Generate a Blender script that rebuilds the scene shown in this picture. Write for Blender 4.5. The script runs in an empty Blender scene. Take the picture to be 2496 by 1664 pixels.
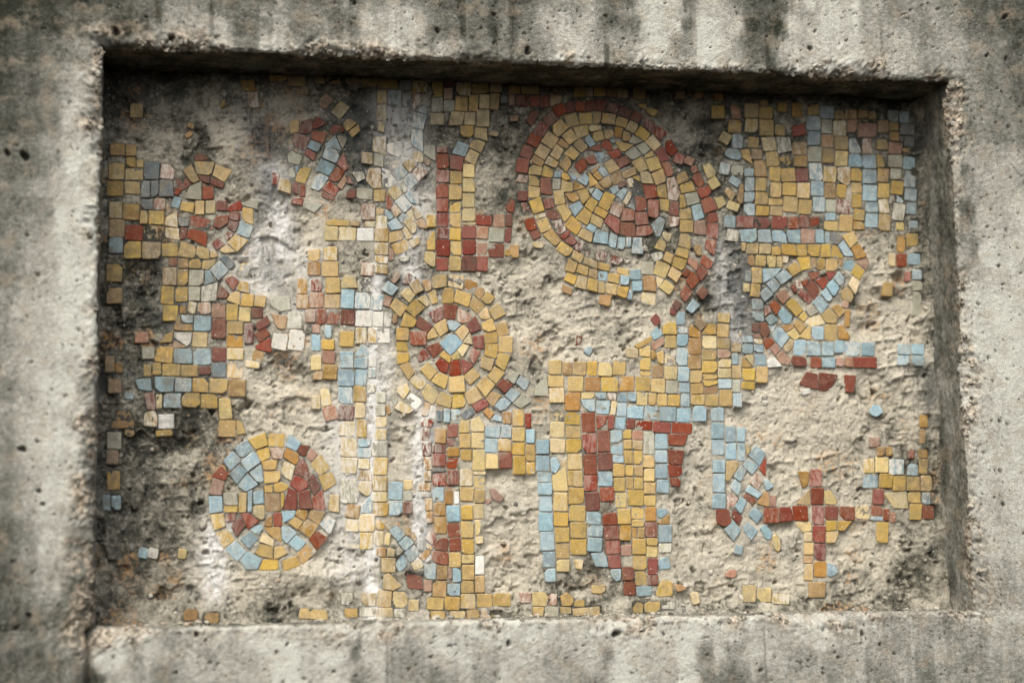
import bpy, math
import numpy as np

# ------------------------------------------------------------------ camera, sky, sun, exposure
S = bpy.context.scene
CX, CY, CZ, YAW, PITCH, ROLL, FPX = [0.080216, -2.258903, 0.066311, 0.197729, 0.127768, -0.015338, 4303.747831]
W, H, D = 1.17, 0.7408, 0.1090          # niche width, height, depth in metres; wall face is y = 0
DF = D - 0.005                    # plane of the tile faces
from mathutils import Matrix, Vector
cd = bpy.data.cameras.new("camera")
cam = bpy.data.objects.new("camera", cd)
S.collection.objects.link(cam)
S.camera = cam
fw = Vector((math.sin(YAW)*math.cos(PITCH), math.cos(YAW)*math.cos(PITCH), math.sin(PITCH)))
r0 = Vector((math.cos(YAW), -math.sin(YAW), 0)); u0 = r0.cross(fw)
rr = r0*math.cos(ROLL) + u0*math.sin(ROLL); uu = -r0*math.sin(ROLL) + u0*math.cos(ROLL)
M = Matrix((rr, uu, -fw)).transposed().to_4x4(); M.translation = Vector((CX, CY, CZ))
cam.matrix_world = M
cd.sensor_width = 36.0; cd.lens = 36.0*FPX/2496.0
cd.clip_start = 0.05; cd.clip_end = 100.0
cd.dof.use_dof = True
cd.dof.focus_distance = (Vector((0.60, DF, 0.33))-cam.location).dot(fw)
cd.dof.aperture_fstop = 1.7

world = bpy.data.worlds.new("World"); S.world = world; world.use_nodes = True
wn = world.node_tree; bg = wn.nodes["Background"]
SUN_EL, SUN_AZ = math.radians(50), math.radians(208)      # light from the upper left, in front of the wall
sky = wn.nodes.new("ShaderNodeTexSky"); sky.sky_type = 'NISHITA'; sky.sun_disc = False
sky.sun_elevation = SUN_EL; sky.sun_rotation = SUN_AZ; sky.dust_density = 4.0; sky.air_density = 1.2
hs = wn.nodes.new("ShaderNodeHueSaturation"); hs.inputs["Saturation"].default_value = 0.3   # overcast: greyer sky
wn.links.new(sky.outputs[0], hs.inputs["Color"]); wn.links.new(hs.outputs[0], bg.inputs[0])
bg.inputs[1].default_value = 0.145
sd = bpy.data.lights.new("sun", 'SUN'); sd.energy = 1.5; sd.angle = math.radians(40); sd.color = (1.0, 0.955, 0.83)
sun = bpy.data.objects.new("sun", sd); S.collection.objects.link(sun)
sdir = Vector((math.sin(SUN_AZ)*math.cos(SUN_EL), math.cos(SUN_AZ)*math.cos(SUN_EL), math.sin(SUN_EL)))
sun.rotation_euler = sdir.to_track_quat('Z', 'Y').to_euler()
S.view_settings.view_transform = 'Standard'; S.view_settings.look = 'None'
S.view_settings.exposure = 0.74; S.view_settings.gamma = 1.0

rng = np.random.default_rng(7)

# ------------------------------------------------------------------ numpy noise
TAB = rng.random(65536)
def vnoise(P, f, seed=0):
    Q = np.asarray(P, float)*f + 1000.0
    I = np.floor(Q).astype(np.int64); F = Q-I
    F = F*F*F*(F*(F*6-15)+10)
    def h(i, j, k): return TAB[((I[:, 0]+i)*73856093 ^ (I[:, 1]+j)*19349663 ^ (I[:, 2]+k)*83492791 ^ seed*2654435) & 65535]
    x, y, z = F[:, 0], F[:, 1], F[:, 2]
    a = h(0,0,0)*(1-x)+h(1,0,0)*x; b = h(0,1,0)*(1-x)+h(1,1,0)*x
    c = h(0,0,1)*(1-x)+h(1,0,1)*x; d = h(0,1,1)*(1-x)+h(1,1,1)*x
    return ((a*(1-y)+b*y)*(1-z) + (c*(1-y)+d*y)*z)*2-1
def fbm(P, f, o=4, seed=0, g=0.5):
    s = 0; a = 1.0; t = 0
    for i in range(o):
        s = s + a*vnoise(P, f*2.03**i, seed+i*17); t += a; a *= g
    return s/t
def sstep(a, b, x):
    t = np.clip((x-a)/(b-a), 0, 1); return t*t*(3-2*t)
def idw(X, Z, pts, p=2.4):
    num = np.zeros(len(X)); den = np.zeros(len(X))
    for (x, z, v) in pts:
        w = 1.0/((X-x)**2+(Z-z)**2+3e-5)**(p/2*1.35); num += w*v; den += w
    return num/den

# ------------------------------------------------------------------ mesh helpers
def mesh_np(name, V, quads, attrs=None, smooth=True):
    V = np.asarray(V, np.float32); quads = np.asarray(quads, np.int32)
    me = bpy.data.meshes.new(name); k = quads.shape[1]
    me.vertices.add(len(V)); me.vertices.foreach_set("co", V.ravel())
    me.loops.add(quads.size); me.loops.foreach_set("vertex_index", quads.ravel())
    me.polygons.add(len(quads)); me.polygons.foreach_set("loop_start", np.arange(0, quads.size, k, dtype=np.int32))
    me.update(calc_edges=True)
    me.polygons.foreach_set("use_smooth", np.full(len(quads), smooth))
    for n, a in (attrs or {}).items():
        at = me.attributes.new(n, 'FLOAT', 'POINT'); at.data.foreach_set("value", np.asarray(a, np.float32))
    return me
def link(name, me, mat, parent=None):
    o = bpy.data.objects.new(name, me); S.collection.objects.link(o)
    if me is not None and mat is not None: me.materials.append(mat)
    o.parent = parent
    return o

# ------------------------------------------------------------------ node helper
class NT:
    def __init__(s, name):
        s.m = bpy.data.materials.new(name); s.m.use_nodes = True; s.t = s.m.node_tree
        s.b = s.t.nodes["Principled BSDF"]
    def n(s, typ, **kw):
        nd = s.t.nodes.new(typ)
        for k, v in kw.items(): setattr(nd, k, v)
        return nd
    def put(s, sock, v):
        if hasattr(v, "is_linked") or hasattr(v, "links"): s.t.links.new(v, sock)
        elif isinstance(v, tuple) and len(v) == 3 and sock.type == 'RGBA': sock.default_value = (*v, 1)
        else: sock.default_value = v
    def attr(s, name): return s.n("ShaderNodeAttribute", attribute_name=name).outputs["Fac"]
    def pos(s): return s.n("ShaderNodeNewGeometry").outputs["Position"]
    def math(s, op, a, b=0.0, clamp=False):
        nd = s.n("ShaderNodeMath", operation=op, use_clamp=clamp); s.put(nd.inputs[0], a); s.put(nd.inputs[1], b); return nd.outputs[0]
    def mix(s, f, a, b, mode='MIX'):
        nd = s.n("ShaderNodeMix", data_type='RGBA', blend_type=mode); s.put(nd.inputs[0], f); s.put(nd.inputs[6], a); s.put(nd.inputs[7], b); return nd.outputs[2]
    def noise(s, scale, detail=3.0, rough=0.55, vec=None, stretch=None):
        v = vec or s.pos()
        if stretch:
            mp = s.n("ShaderNodeMapping"); mp.inputs["Scale"].default_value = stretch; s.t.links.new(v, mp.inputs[0]); v = mp.outputs[0]
        nd = s.n("ShaderNodeTexNoise"); nd.inputs["Scale"].default_value = scale; nd.inputs["Detail"].default_value = detail
        nd.inputs["Roughness"].default_value = rough; s.t.links.new(v, nd.inputs["Vector"]); return nd.outputs["Fac"]
    def rng(s, x, a, b, c=0.0, d=1.0):
        nd = s.n("ShaderNodeMapRange"); nd.clamp = True; nd.interpolation_type = 'SMOOTHSTEP'
        for k, v in zip(range(1, 5), (a, b, c, d)): nd.inputs[k].default_value = v
        s.put(nd.inputs[0], x); return nd.outputs[0]
    def gain(s, f, col, a, b):
        k = s.math('ADD', s.math('MULTIPLY', f, b-a), a)
        c = s.n("ShaderNodeCombineColor"); [s.put(c.inputs[i], k) for i in range(3)]
        return s.mix(1.0, col, c.outputs[0], 'MULTIPLY')
    def bump(s, h, strength, dist, prev=None):
        nd = s.n("ShaderNodeBump"); nd.inputs["Strength"].default_value = strength; nd.inputs["Distance"].default_value = dist
        s.put(nd.inputs["Height"], h)
        if prev: s.t.links.new(prev, nd.inputs["Normal"])
        return nd.outputs[0]
    def done(s, col, rough, nrm=None, spec=0.3):
        s.put(s.b.inputs["Base Color"], col); s.put(s.b.inputs["Roughness"], rough)
        s.b.inputs["Specular IOR Level"].default_value = spec
        if nrm: s.t.links.new(nrm, s.b.inputs["Normal"])
        return s.m

def concrete_material():
    t = NT("weathered concrete")
    tone, edge, pit = t.attr("tone"), t.attr("edge"), t.attr("pit")
    n1 = t.noise(26, 6, 0.62); n2 = t.noise(150, 5, 0.65); n3 = t.noise(700, 3, 0.7); ns = t.noise(14, 4, 0.6, stretch=(3.2, 3.2, 0.45))
    f = t.math('ADD', tone, t.math('MULTIPLY', t.math('SUBTRACT', n1, 0.5), 0.75))
    f = t.math('ADD', f, t.math('MULTIPLY', t.math('SUBTRACT', ns, 0.5), 0.35))
    f = t.math('ADD', f, t.math('MULTIPLY', t.math('SUBTRACT', n2, 0.5), 0.75))
    f = t.math('ADD', f, t.math('MULTIPLY', t.math('SUBTRACT', n3, 0.5), 0.45), clamp=True)
    r = t.n("ShaderNodeValToRGB"); t.put(r.inputs[0], f); e = r.color_ramp.elements
    e[0].position = 0.0; e[0].color = (0.026, 0.028, 0.019, 1); e[1].position = 1.0; e[1].color = (0.52, 0.512, 0.45, 1)
    for p, c in ((0.25, (0.095, 0.094, 0.077)), (0.5, (0.205, 0.20, 0.17)), (0.75, (0.38, 0.363, 0.315))):
        x = e.new(p); x.color = (*c, 1)
    col = r.outputs[0]
    warm = t.rng(t.noise(40, 4, 0.6), 0.5, 0.68)
    col = t.mix(t.math('MULTIPLY', warm, 0.35), col, (0.36, 0.28, 0.20))
    agg = t.mix(t.rng(n2, 0.4, 0.6), (0.16, 0.125, 0.085), (0.56, 0.46, 0.35))
    col = t.mix(t.math('MULTIPLY', edge, 0.75), col, agg)
    col = t.gain(n3, col, 0.55, 1.42)
    spk = t.rng(t.noise(330, 2, 0.5), 0.66, 0.74)
    spk = t.math('MULTIPLY', spk, t.rng(t.noise(30, 4, 0.6), 0.42, 0.62))
    col = t.mix(t.math('MULTIPLY', spk, 0.85), col, (0.06, 0.055, 0.045))
    spl = t.rng(t.noise(410, 2, 0.5, stretch=(1, 1, 1.3)), 0.68, 0.75)
    col = t.mix(t.math('MULTIPLY', spl, 0.5), col, (0.62, 0.58, 0.52))
    col = t.mix(t.math('MULTIPLY', pit, 0.75), col, (0.05, 0.045, 0.035))
    nr = t.bump(t.noise(160, 6, 0.7), 0.8, 0.004); nr = t.bump(n3, 0.7, 0.0012, nr)
    return t.done(col, 0.92, nr, 0.15)

def mortar_material():
    t = NT("eroded mortar")
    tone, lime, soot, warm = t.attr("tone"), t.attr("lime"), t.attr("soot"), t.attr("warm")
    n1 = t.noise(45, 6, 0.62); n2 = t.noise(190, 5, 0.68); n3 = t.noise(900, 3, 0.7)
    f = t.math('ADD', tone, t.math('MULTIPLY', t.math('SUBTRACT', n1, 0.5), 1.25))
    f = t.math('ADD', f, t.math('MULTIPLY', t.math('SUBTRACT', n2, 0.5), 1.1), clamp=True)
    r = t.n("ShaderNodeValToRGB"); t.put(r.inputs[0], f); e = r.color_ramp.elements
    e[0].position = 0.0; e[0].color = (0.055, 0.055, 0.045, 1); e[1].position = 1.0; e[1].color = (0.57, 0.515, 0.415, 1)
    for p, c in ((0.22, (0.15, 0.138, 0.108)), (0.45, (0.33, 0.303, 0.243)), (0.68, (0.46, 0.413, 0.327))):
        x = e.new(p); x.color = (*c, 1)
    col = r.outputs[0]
    col = t.mix(t.math('MULTIPLY', warm, t.rng(n2, 0.45, 0.62)), col, (0.42, 0.23, 0.09))
    col = t.gain(n3, col, 0.42, 1.55)
    spk = t.rng(t.noise(300, 3, 0.6), 0.62, 0.72)
    col = t.mix(t.math('MULTIPLY', spk, 0.8), col, (0.06, 0.052, 0.036))
    wh = t.rng(t.noise(240, 2, 0.5), 0.69, 0.74)
    col = t.mix(t.math('MULTIPLY', wh, 0.6), col, (0.70, 0.66, 0.58))
    lf = t.math('MULTIPLY', lime, t.rng(t.noise(60, 5, 0.65, stretch=(2, 2, 0.7)), 0.26, 0.56))
    col = t.mix(lf, col, (0.70, 0.68, 0.65))
    sf = t.math('MULTIPLY', soot, t.rng(t.noise(70, 5, 0.65), 0.3, 0.6))
    col = t.mix(sf, col, (0.085, 0.09, 0.09))
    nr = t.bump(t.noise(340, 7, 0.76), 0.75, 0.0026); nr = t.bump(n3, 0.8, 0.0012, nr)
    return t.done(col, 0.95, nr, 0.1)

def tile_material(name, base, alt, amount, soil=1.0):
    """a fired clay tessera: tint and lime are attributes of each piece"""
    t = NT(name)
    tint, tint2, lime, rim = t.attr("tint"), t.attr("tint2"), t.attr("lime"), t.attr("rim")
    p = t.pos()
    n1 = t.noise(95, 4, 0.6); n2 = t.noise(420, 4, 0.65); n3 = t.noise(1400, 2, 0.6)
    hsv = t.n("ShaderNodeHueSaturation"); t.put(hsv.inputs["Color"], base)
    t.put(hsv.inputs["Hue"], t.math('ADD', t.math('MULTIPLY', tint2, 0.016), 0.492))
    t.put(hsv.inputs["Saturation"], t.math('ADD', t.math('MULTIPLY', t.math('FRACT', t.math('MULTIPLY', tint, 7.3)), 0.3), 0.85))
    t.put(hsv.inputs["Value"], t.math('ADD', t.math('MULTIPLY', tint, 0.5), 0.74))
    col = hsv.outputs[0]
    pf = t.math('MULTIPLY', t.rng(t.math('ADD', n1, t.math('MULTIPLY', t.math('SUBTRACT', tint2, 0.5), 0.22)), 0.5, 0.66), amount)
    col = t.mix(pf, col, alt)
    col = t.gain(n1, col, 0.62, 1.36); col = t.gain(n2, col, 0.62, 1.38); col = t.gain(n3, col, 0.72, 1.28)
    dust = t.rng(t.noise(75, 6, 0.7), 0.44, 0.72)
    col = t.mix(t.math('ADD', t.math('MULTIPLY', dust, 0.27*soil), 0.04*soil), col, (0.34, 0.285, 0.20))
    dirt = t.rng(t.noise(48, 6, 0.7), 0.5, 0.74)
    col = t.mix(t.math('MULTIPLY', dirt, 0.55), col, (0.115, 0.09, 0.055))
    gr = t.math('MULTIPLY', t.math('MULTIPLY', t.attr("grime_shade"), soil), t.rng(t.noise(85, 6, 0.72), 0.30, 0.62))
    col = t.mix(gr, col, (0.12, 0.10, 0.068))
    rf = t.math('MULTIPLY', rim, t.rng(n2, 0.35, 0.65))
    col = t.mix(t.math('MULTIPLY', rf, 0.4*soil), col, (0.36, 0.30, 0.21))
    lf = t.math('MULTIPLY', lime, t.rng(t.noise(130, 5, 0.7, stretch=(1.6, 1.6, 0.6)), 0.40, 0.60), clamp=True)
    col = t.mix(lf, col, (0.62, 0.575, 0.495))
    spk = t.rng(t.noise(380, 1, 0.5), 0.735, 0.77)
    col = t.mix(t.math('MULTIPLY', spk, 0.75), col, (0.72, 0.68, 0.62))
    pk = t.rng(t.noise(520, 1, 0.5), 0.73, 0.77)
    col = t.mix(t.math('MULTIPLY', pk, 0.6), col, (0.06, 0.045, 0.03))
    nr = t.bump(t.noise(240, 5, 0.65), 0.45, 0.0022); nr = t.bump(n3, 0.3, 0.0006, nr)
    ro = t.math('ADD', t.math('MULTIPLY', n1, 0.35), 0.42)
    return t.done(col, ro, nr, 0.16)

CONCRETE = concrete_material(); MORTAR = mortar_material()
COL = {  # letter: (part name, material, base, second colour, amount)
 'y': ('ochre_tile', (0.45, 0.305, 0.098), (0.42, 0.25, 0.06), 0.5),
 'o': ('brown_tile', (0.33, 0.185, 0.06), (0.40, 0.28, 0.12), 0.5),
 'p': ('cream_tile', (0.55, 0.43, 0.215), (0.48, 0.31, 0.11), 0.4),
 'r': ('red_tile', (0.19, 0.040, 0.021), (0.20, 0.062, 0.028), 0.5, 0.45),
 'm': ('maroon_tile', (0.13, 0.036, 0.026), (0.16, 0.052, 0.034), 0.5, 0.5),
 't': ('terracotta_tile', (0.33, 0.17, 0.115), (0.40, 0.27, 0.19), 0.6),
 'b': ('blue_tile', (0.25, 0.36, 0.41), (0.36, 0.43, 0.42), 0.6),
 'g': ('grey_tile', (0.36, 0.36, 0.285), (0.30, 0.24, 0.17), 0.5),
 'k': ('slate_tile', (0.10, 0.135, 0.155), (0.19, 0.15, 0.11), 0.6),
 'w': ('white_tile', (0.66, 0.645, 0.60), (0.55, 0.48, 0.38), 0.5)}
MATS = {k: tile_material(v[0].replace('_', ' ')+' clay', *v[1:]) for k, v in COL.items()}

TONE = [(-0.126,0.805,0.12),(-0.065,0.808,0.16),(-0.024,0.810,0.20),(0.007,0.812,0.25),(0.048,0.814,0.40),(0.095,0.816,0.45),(0.153,0.819,0.50),(0.169,0.820,0.30),(0.206,0.822,0.35),(0.233,0.823,0.60),(0.254,0.824,0.32),(0.281,0.825,0.42),(0.319,0.827,0.35),(0.358,0.829,0.55),(0.407,0.832,0.50),(0.446,0.834,0.32),(0.502,0.836,0.35),(0.558,0.839,0.35),(0.615,0.842,0.60),(0.650,0.844,0.55),(0.673,0.845,0.30),(0.708,0.847,0.35),(0.731,0.848,0.85),(0.772,0.850,0.85),(0.781,0.850,0.35),(0.825,0.853,0.80),(0.861,0.855,0.60),(0.879,0.855,0.12),(0.921,0.858,0.12),(0.939,0.858,0.50),(0.981,0.861,0.70),(1.042,0.864,0.55),(1.104,0.867,0.45),(1.166,0.870,0.40),(1.229,0.873,0.30),(1.287,0.876,0.22),(-0.125,0.762,0.20),(-0.064,0.765,0.22),(-0.024,0.767,0.35),(-0.006,0.767,0.50),(0.023,0.769,0.15),(0.049,0.770,0.35),(0.090,0.772,0.62),(0.153,0.775,0.72),(0.185,0.776,0.35),(0.206,0.777,0.40),(0.233,0.778,0.70),(0.257,0.780,0.40),(0.281,0.781,0.50),(0.319,0.782,0.40),(0.346,0.784,0.75),(0.401,0.786,0.75),(0.434,0.788,0.42),(0.501,0.791,0.38),(0.552,0.793,0.42),(0.592,0.795,0.70),(0.649,0.798,0.72),(0.672,0.799,0.35),(0.706,0.800,0.42),(0.730,0.801,0.95),(0.771,0.803,0.95),(0.781,0.804,0.35),(0.824,0.806,0.88),(0.859,0.807,0.75),(0.877,0.808,0.16),(0.919,0.810,0.16),(0.940,0.811,0.80),(0.998,0.814,0.80),(1.053,0.816,0.65),(1.114,0.819,0.55),(1.164,0.822,0.55),(1.227,0.824,0.40),(1.284,0.827,0.30),(-0.094,0.734,0.28),(-0.059,0.735,0.36),(-0.038,0.736,0.50),(-0.015,0.737,0.60),(0.044,0.740,0.60),(0.090,0.742,0.80),(0.153,0.744,0.75),(0.185,0.746,0.50),(0.233,0.748,0.85),(0.292,0.750,0.60),(0.363,0.754,0.85),(0.429,0.756,0.70),(0.512,0.760,0.50),(0.563,0.762,0.50),(0.625,0.765,0.80),(0.694,0.768,0.60),(0.741,0.770,0.95),(0.776,0.772,0.50),(0.823,0.774,0.90),(0.888,0.777,0.35),(0.930,0.778,0.70),(0.996,0.781,0.85),(1.100,0.786,0.70),(1.181,0.789,0.60),(1.238,0.792,0.45),(1.282,0.794,0.35),(-0.123,0.687,0.30),(-0.093,0.688,0.36),(-0.063,0.689,0.40),(-0.043,0.690,0.50),(-0.033,0.690,0.72),(-0.015,0.691,0.60),(-0.122,0.634,0.35),(-0.082,0.635,0.40),(-0.052,0.636,0.45),(-0.036,0.637,0.82),(-0.014,0.637,0.70),(-0.121,0.581,0.40),(-0.081,0.582,0.42),(-0.051,0.583,0.50),(-0.038,0.583,0.90),(-0.011,0.584,0.80),(-0.120,0.518,0.45),(-0.080,0.519,0.50),(-0.055,0.519,0.55),(-0.045,0.519,0.95),(-0.012,0.520,0.95),(-0.118,0.445,0.52),(-0.084,0.445,0.60),(-0.054,0.446,0.62),(-0.041,0.446,0.97),(-0.014,0.447,0.95),(-0.117,0.372,0.55),(-0.082,0.373,0.65),(-0.047,0.373,0.75),(-0.032,0.373,0.95),(-0.015,0.373,0.90),(-0.115,0.295,0.55),(-0.081,0.295,0.70),(-0.051,0.296,0.85),(-0.026,0.296,0.95),(-0.014,0.296,0.50),(-0.114,0.229,0.55),(-0.084,0.229,0.75),(-0.050,0.229,0.90),(-0.025,0.229,0.95),(-0.015,0.229,0.40),(-0.112,0.168,0.50),(-0.083,0.168,0.65),(-0.054,0.168,0.85),(-0.032,0.168,0.95),(-0.019,0.168,0.35),(-0.111,0.108,0.42),(-0.082,0.108,0.50),(-0.053,0.108,0.75),(-0.038,0.107,0.85),(-0.026,0.107,0.40),(-0.110,0.058,0.35),(-0.081,0.058,0.48),(-0.057,0.058,0.60),(-0.042,0.057,0.70),(-0.030,0.057,0.30),(-0.109,0.009,0.25),(-0.080,0.008,0.32),(-0.051,0.008,0.40),(-0.027,0.007,0.35),(-0.012,0.007,0.20),(-0.108,-0.050,0.20),(-0.069,-0.051,0.25),(-0.035,-0.052,0.30),(-0.008,-0.053,0.15),(-0.000,-0.053,0.08),(1.175,0.732,0.50),(1.197,0.733,0.55),(1.241,0.735,0.45),(1.279,0.736,0.40),(1.172,0.679,0.70),(1.188,0.679,0.45),(1.213,0.680,0.55),(1.244,0.681,0.45),(1.276,0.682,0.50),(1.169,0.608,0.75),(1.181,0.608,0.40),(1.203,0.609,0.60),(1.240,0.610,0.70),(1.272,0.611,0.65),(1.169,0.549,0.70),(1.184,0.550,0.32),(1.212,0.550,0.75),(1.268,0.552,0.80),(1.175,0.491,0.60),(1.194,0.492,0.45),(1.215,0.492,0.85),(1.265,0.493,0.85),(1.174,0.410,0.80),(1.217,0.411,0.85),(1.261,0.411,0.85),(1.182,0.330,0.80),(1.219,0.330,0.85),(1.256,0.330,0.85),(1.179,0.216,0.75),(1.213,0.216,0.82),(1.250,0.216,0.80),(1.180,0.104,0.70),(1.213,0.104,0.75),(1.243,0.103,0.72),(1.183,0.004,0.60),(1.213,0.003,0.65),(1.238,0.003,0.60),(1.169,-0.040,0.45),(1.205,-0.041,0.55),(1.235,-0.041,0.50),(0.013,-0.006,0.80),(0.048,-0.007,0.60),(0.097,-0.008,0.50),(0.148,-0.009,0.70),(0.208,-0.011,0.70),(0.270,-0.012,0.60),(0.311,-0.013,0.65),(0.374,-0.014,0.55),(0.427,-0.015,0.65),(0.490,-0.017,0.70),(0.555,-0.018,0.70),(0.620,-0.020,0.60),(0.675,-0.021,0.75),(0.731,-0.022,0.70),(0.775,-0.023,0.80),(0.820,-0.024,0.70),(0.889,-0.025,0.60),(0.946,-0.027,0.70),(1.004,-0.028,0.55),(1.063,-0.029,0.50),(1.122,-0.031,0.45),(0.011,-0.034,0.75),(0.028,-0.034,0.85),(0.053,-0.035,0.50),(0.098,-0.036,0.55),(0.148,-0.037,0.50),(0.188,-0.038,0.55),(0.239,-0.039,0.85),(0.270,-0.040,0.60),(0.290,-0.040,0.78),(0.316,-0.041,0.75),(0.326,-0.041,0.30),(0.342,-0.042,0.60),(0.395,-0.043,0.45),(0.437,-0.044,0.70),(0.479,-0.045,0.55),(0.533,-0.046,0.62),(0.571,-0.047,0.50),(0.631,-0.049,0.65),(0.652,-0.049,0.40),(0.669,-0.050,0.80),(0.719,-0.051,0.60),(0.763,-0.052,0.82),(0.790,-0.053,0.35),(0.808,-0.053,0.68),(0.822,-0.053,0.40),(0.859,-0.054,0.60),(0.922,-0.056,0.50),(0.980,-0.057,0.48),(1.032,-0.058,0.50),(1.097,-0.060,0.42),(1.138,-0.061,0.40),(0.014,-0.068,0.55),(0.038,-0.069,0.60),(0.078,-0.070,0.40),(0.128,-0.072,0.50),(0.188,-0.073,0.55),(0.239,-0.075,0.75),(0.285,-0.076,0.70),(0.316,-0.077,0.75),(0.327,-0.077,0.25),(0.373,-0.078,0.45),(0.426,-0.080,0.40),(0.474,-0.081,0.50),(0.532,-0.083,0.60),(0.570,-0.084,0.55),(0.630,-0.085,0.40),(0.668,-0.086,0.75),(0.729,-0.088,0.55),(0.768,-0.089,0.75),(0.790,-0.090,0.30),(0.824,-0.091,0.30),(0.875,-0.092,0.50),(0.943,-0.094,0.45),(1.030,-0.096,0.45),(1.118,-0.099,0.40),(1.190,-0.101,0.45),(1.232,-0.102,0.40)]
PITS = [(-0.112,0.595,7.00),(-0.091,0.592,10.00),(0.057,0.780,4.00),(0.020,0.758,10.00),(0.089,0.753,9.00),(0.150,0.759,3.00),(-0.086,0.491,4.00),(-0.087,0.222,8.00),(-0.069,0.231,4.00),(-0.066,0.170,5.00),(-0.061,0.154,5.00),(-0.096,0.083,4.00),(-0.075,0.018,6.00),(-0.090,0.003,6.00),(0.327,0.812,5.00),(0.515,0.805,5.00),(0.497,0.785,3.00),(0.589,0.797,3.00),(0.670,0.811,4.00),(0.678,0.802,3.00),(0.561,0.757,9.00),(0.438,0.779,6.00),(0.514,0.766,4.00),(0.963,0.778,6.00),(0.963,0.813,3.00),(0.900,0.792,3.00),(1.228,0.779,5.00),(1.257,0.775,5.00),(1.259,0.837,7.00),(1.115,0.840,3.00),(1.196,0.713,3.00),(1.242,0.705,3.00),(1.236,0.682,3.00),(1.255,0.676,4.00),(1.198,0.612,3.00),(1.255,0.603,3.00),(1.209,0.572,3.00),(1.222,0.556,3.00),(1.237,0.548,3.00),(1.230,0.476,4.00),(1.235,0.450,4.00),(1.218,0.356,3.00),(1.212,0.314,3.00),(1.219,0.258,5.00),(1.207,0.259,3.00),(1.199,0.230,2.00),(1.219,0.143,5.00),(1.206,0.153,3.00),(1.200,0.100,2.00),(1.157,0.197,4.00),(0.611,-0.040,3.00),(0.598,-0.049,3.00),(0.665,-0.020,9.00),(0.734,-0.034,3.00),(0.787,-0.050,3.00),(0.911,-0.061,2.00),(0.928,-0.061,3.00),(0.948,-0.072,3.00),(1.005,-0.028,6.00),(1.030,-0.042,4.00),(0.970,-0.058,4.00),(0.927,-0.069,3.00),(0.948,-0.078,4.00),(0.861,-0.072,5.00),(0.685,-0.071,3.00),(0.153,-0.046,3.00),(0.103,-0.055,4.00),(0.193,-0.043,3.00),(0.298,-0.059,4.00),(0.239,-0.024,4.00),(0.127,-0.009,6.00),(0.138,-0.017,4.00),(0.219,-0.069,2.00),(0.421,-0.044,4.00),(0.453,-0.029,3.00),(0.522,-0.029,6.00),(0.549,-0.067,2.00),(1.120,-0.072,2.00),(1.180,-0.062,2.00),(0.729,-0.022,4.00),(0.882,-0.055,3.00)]
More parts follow.
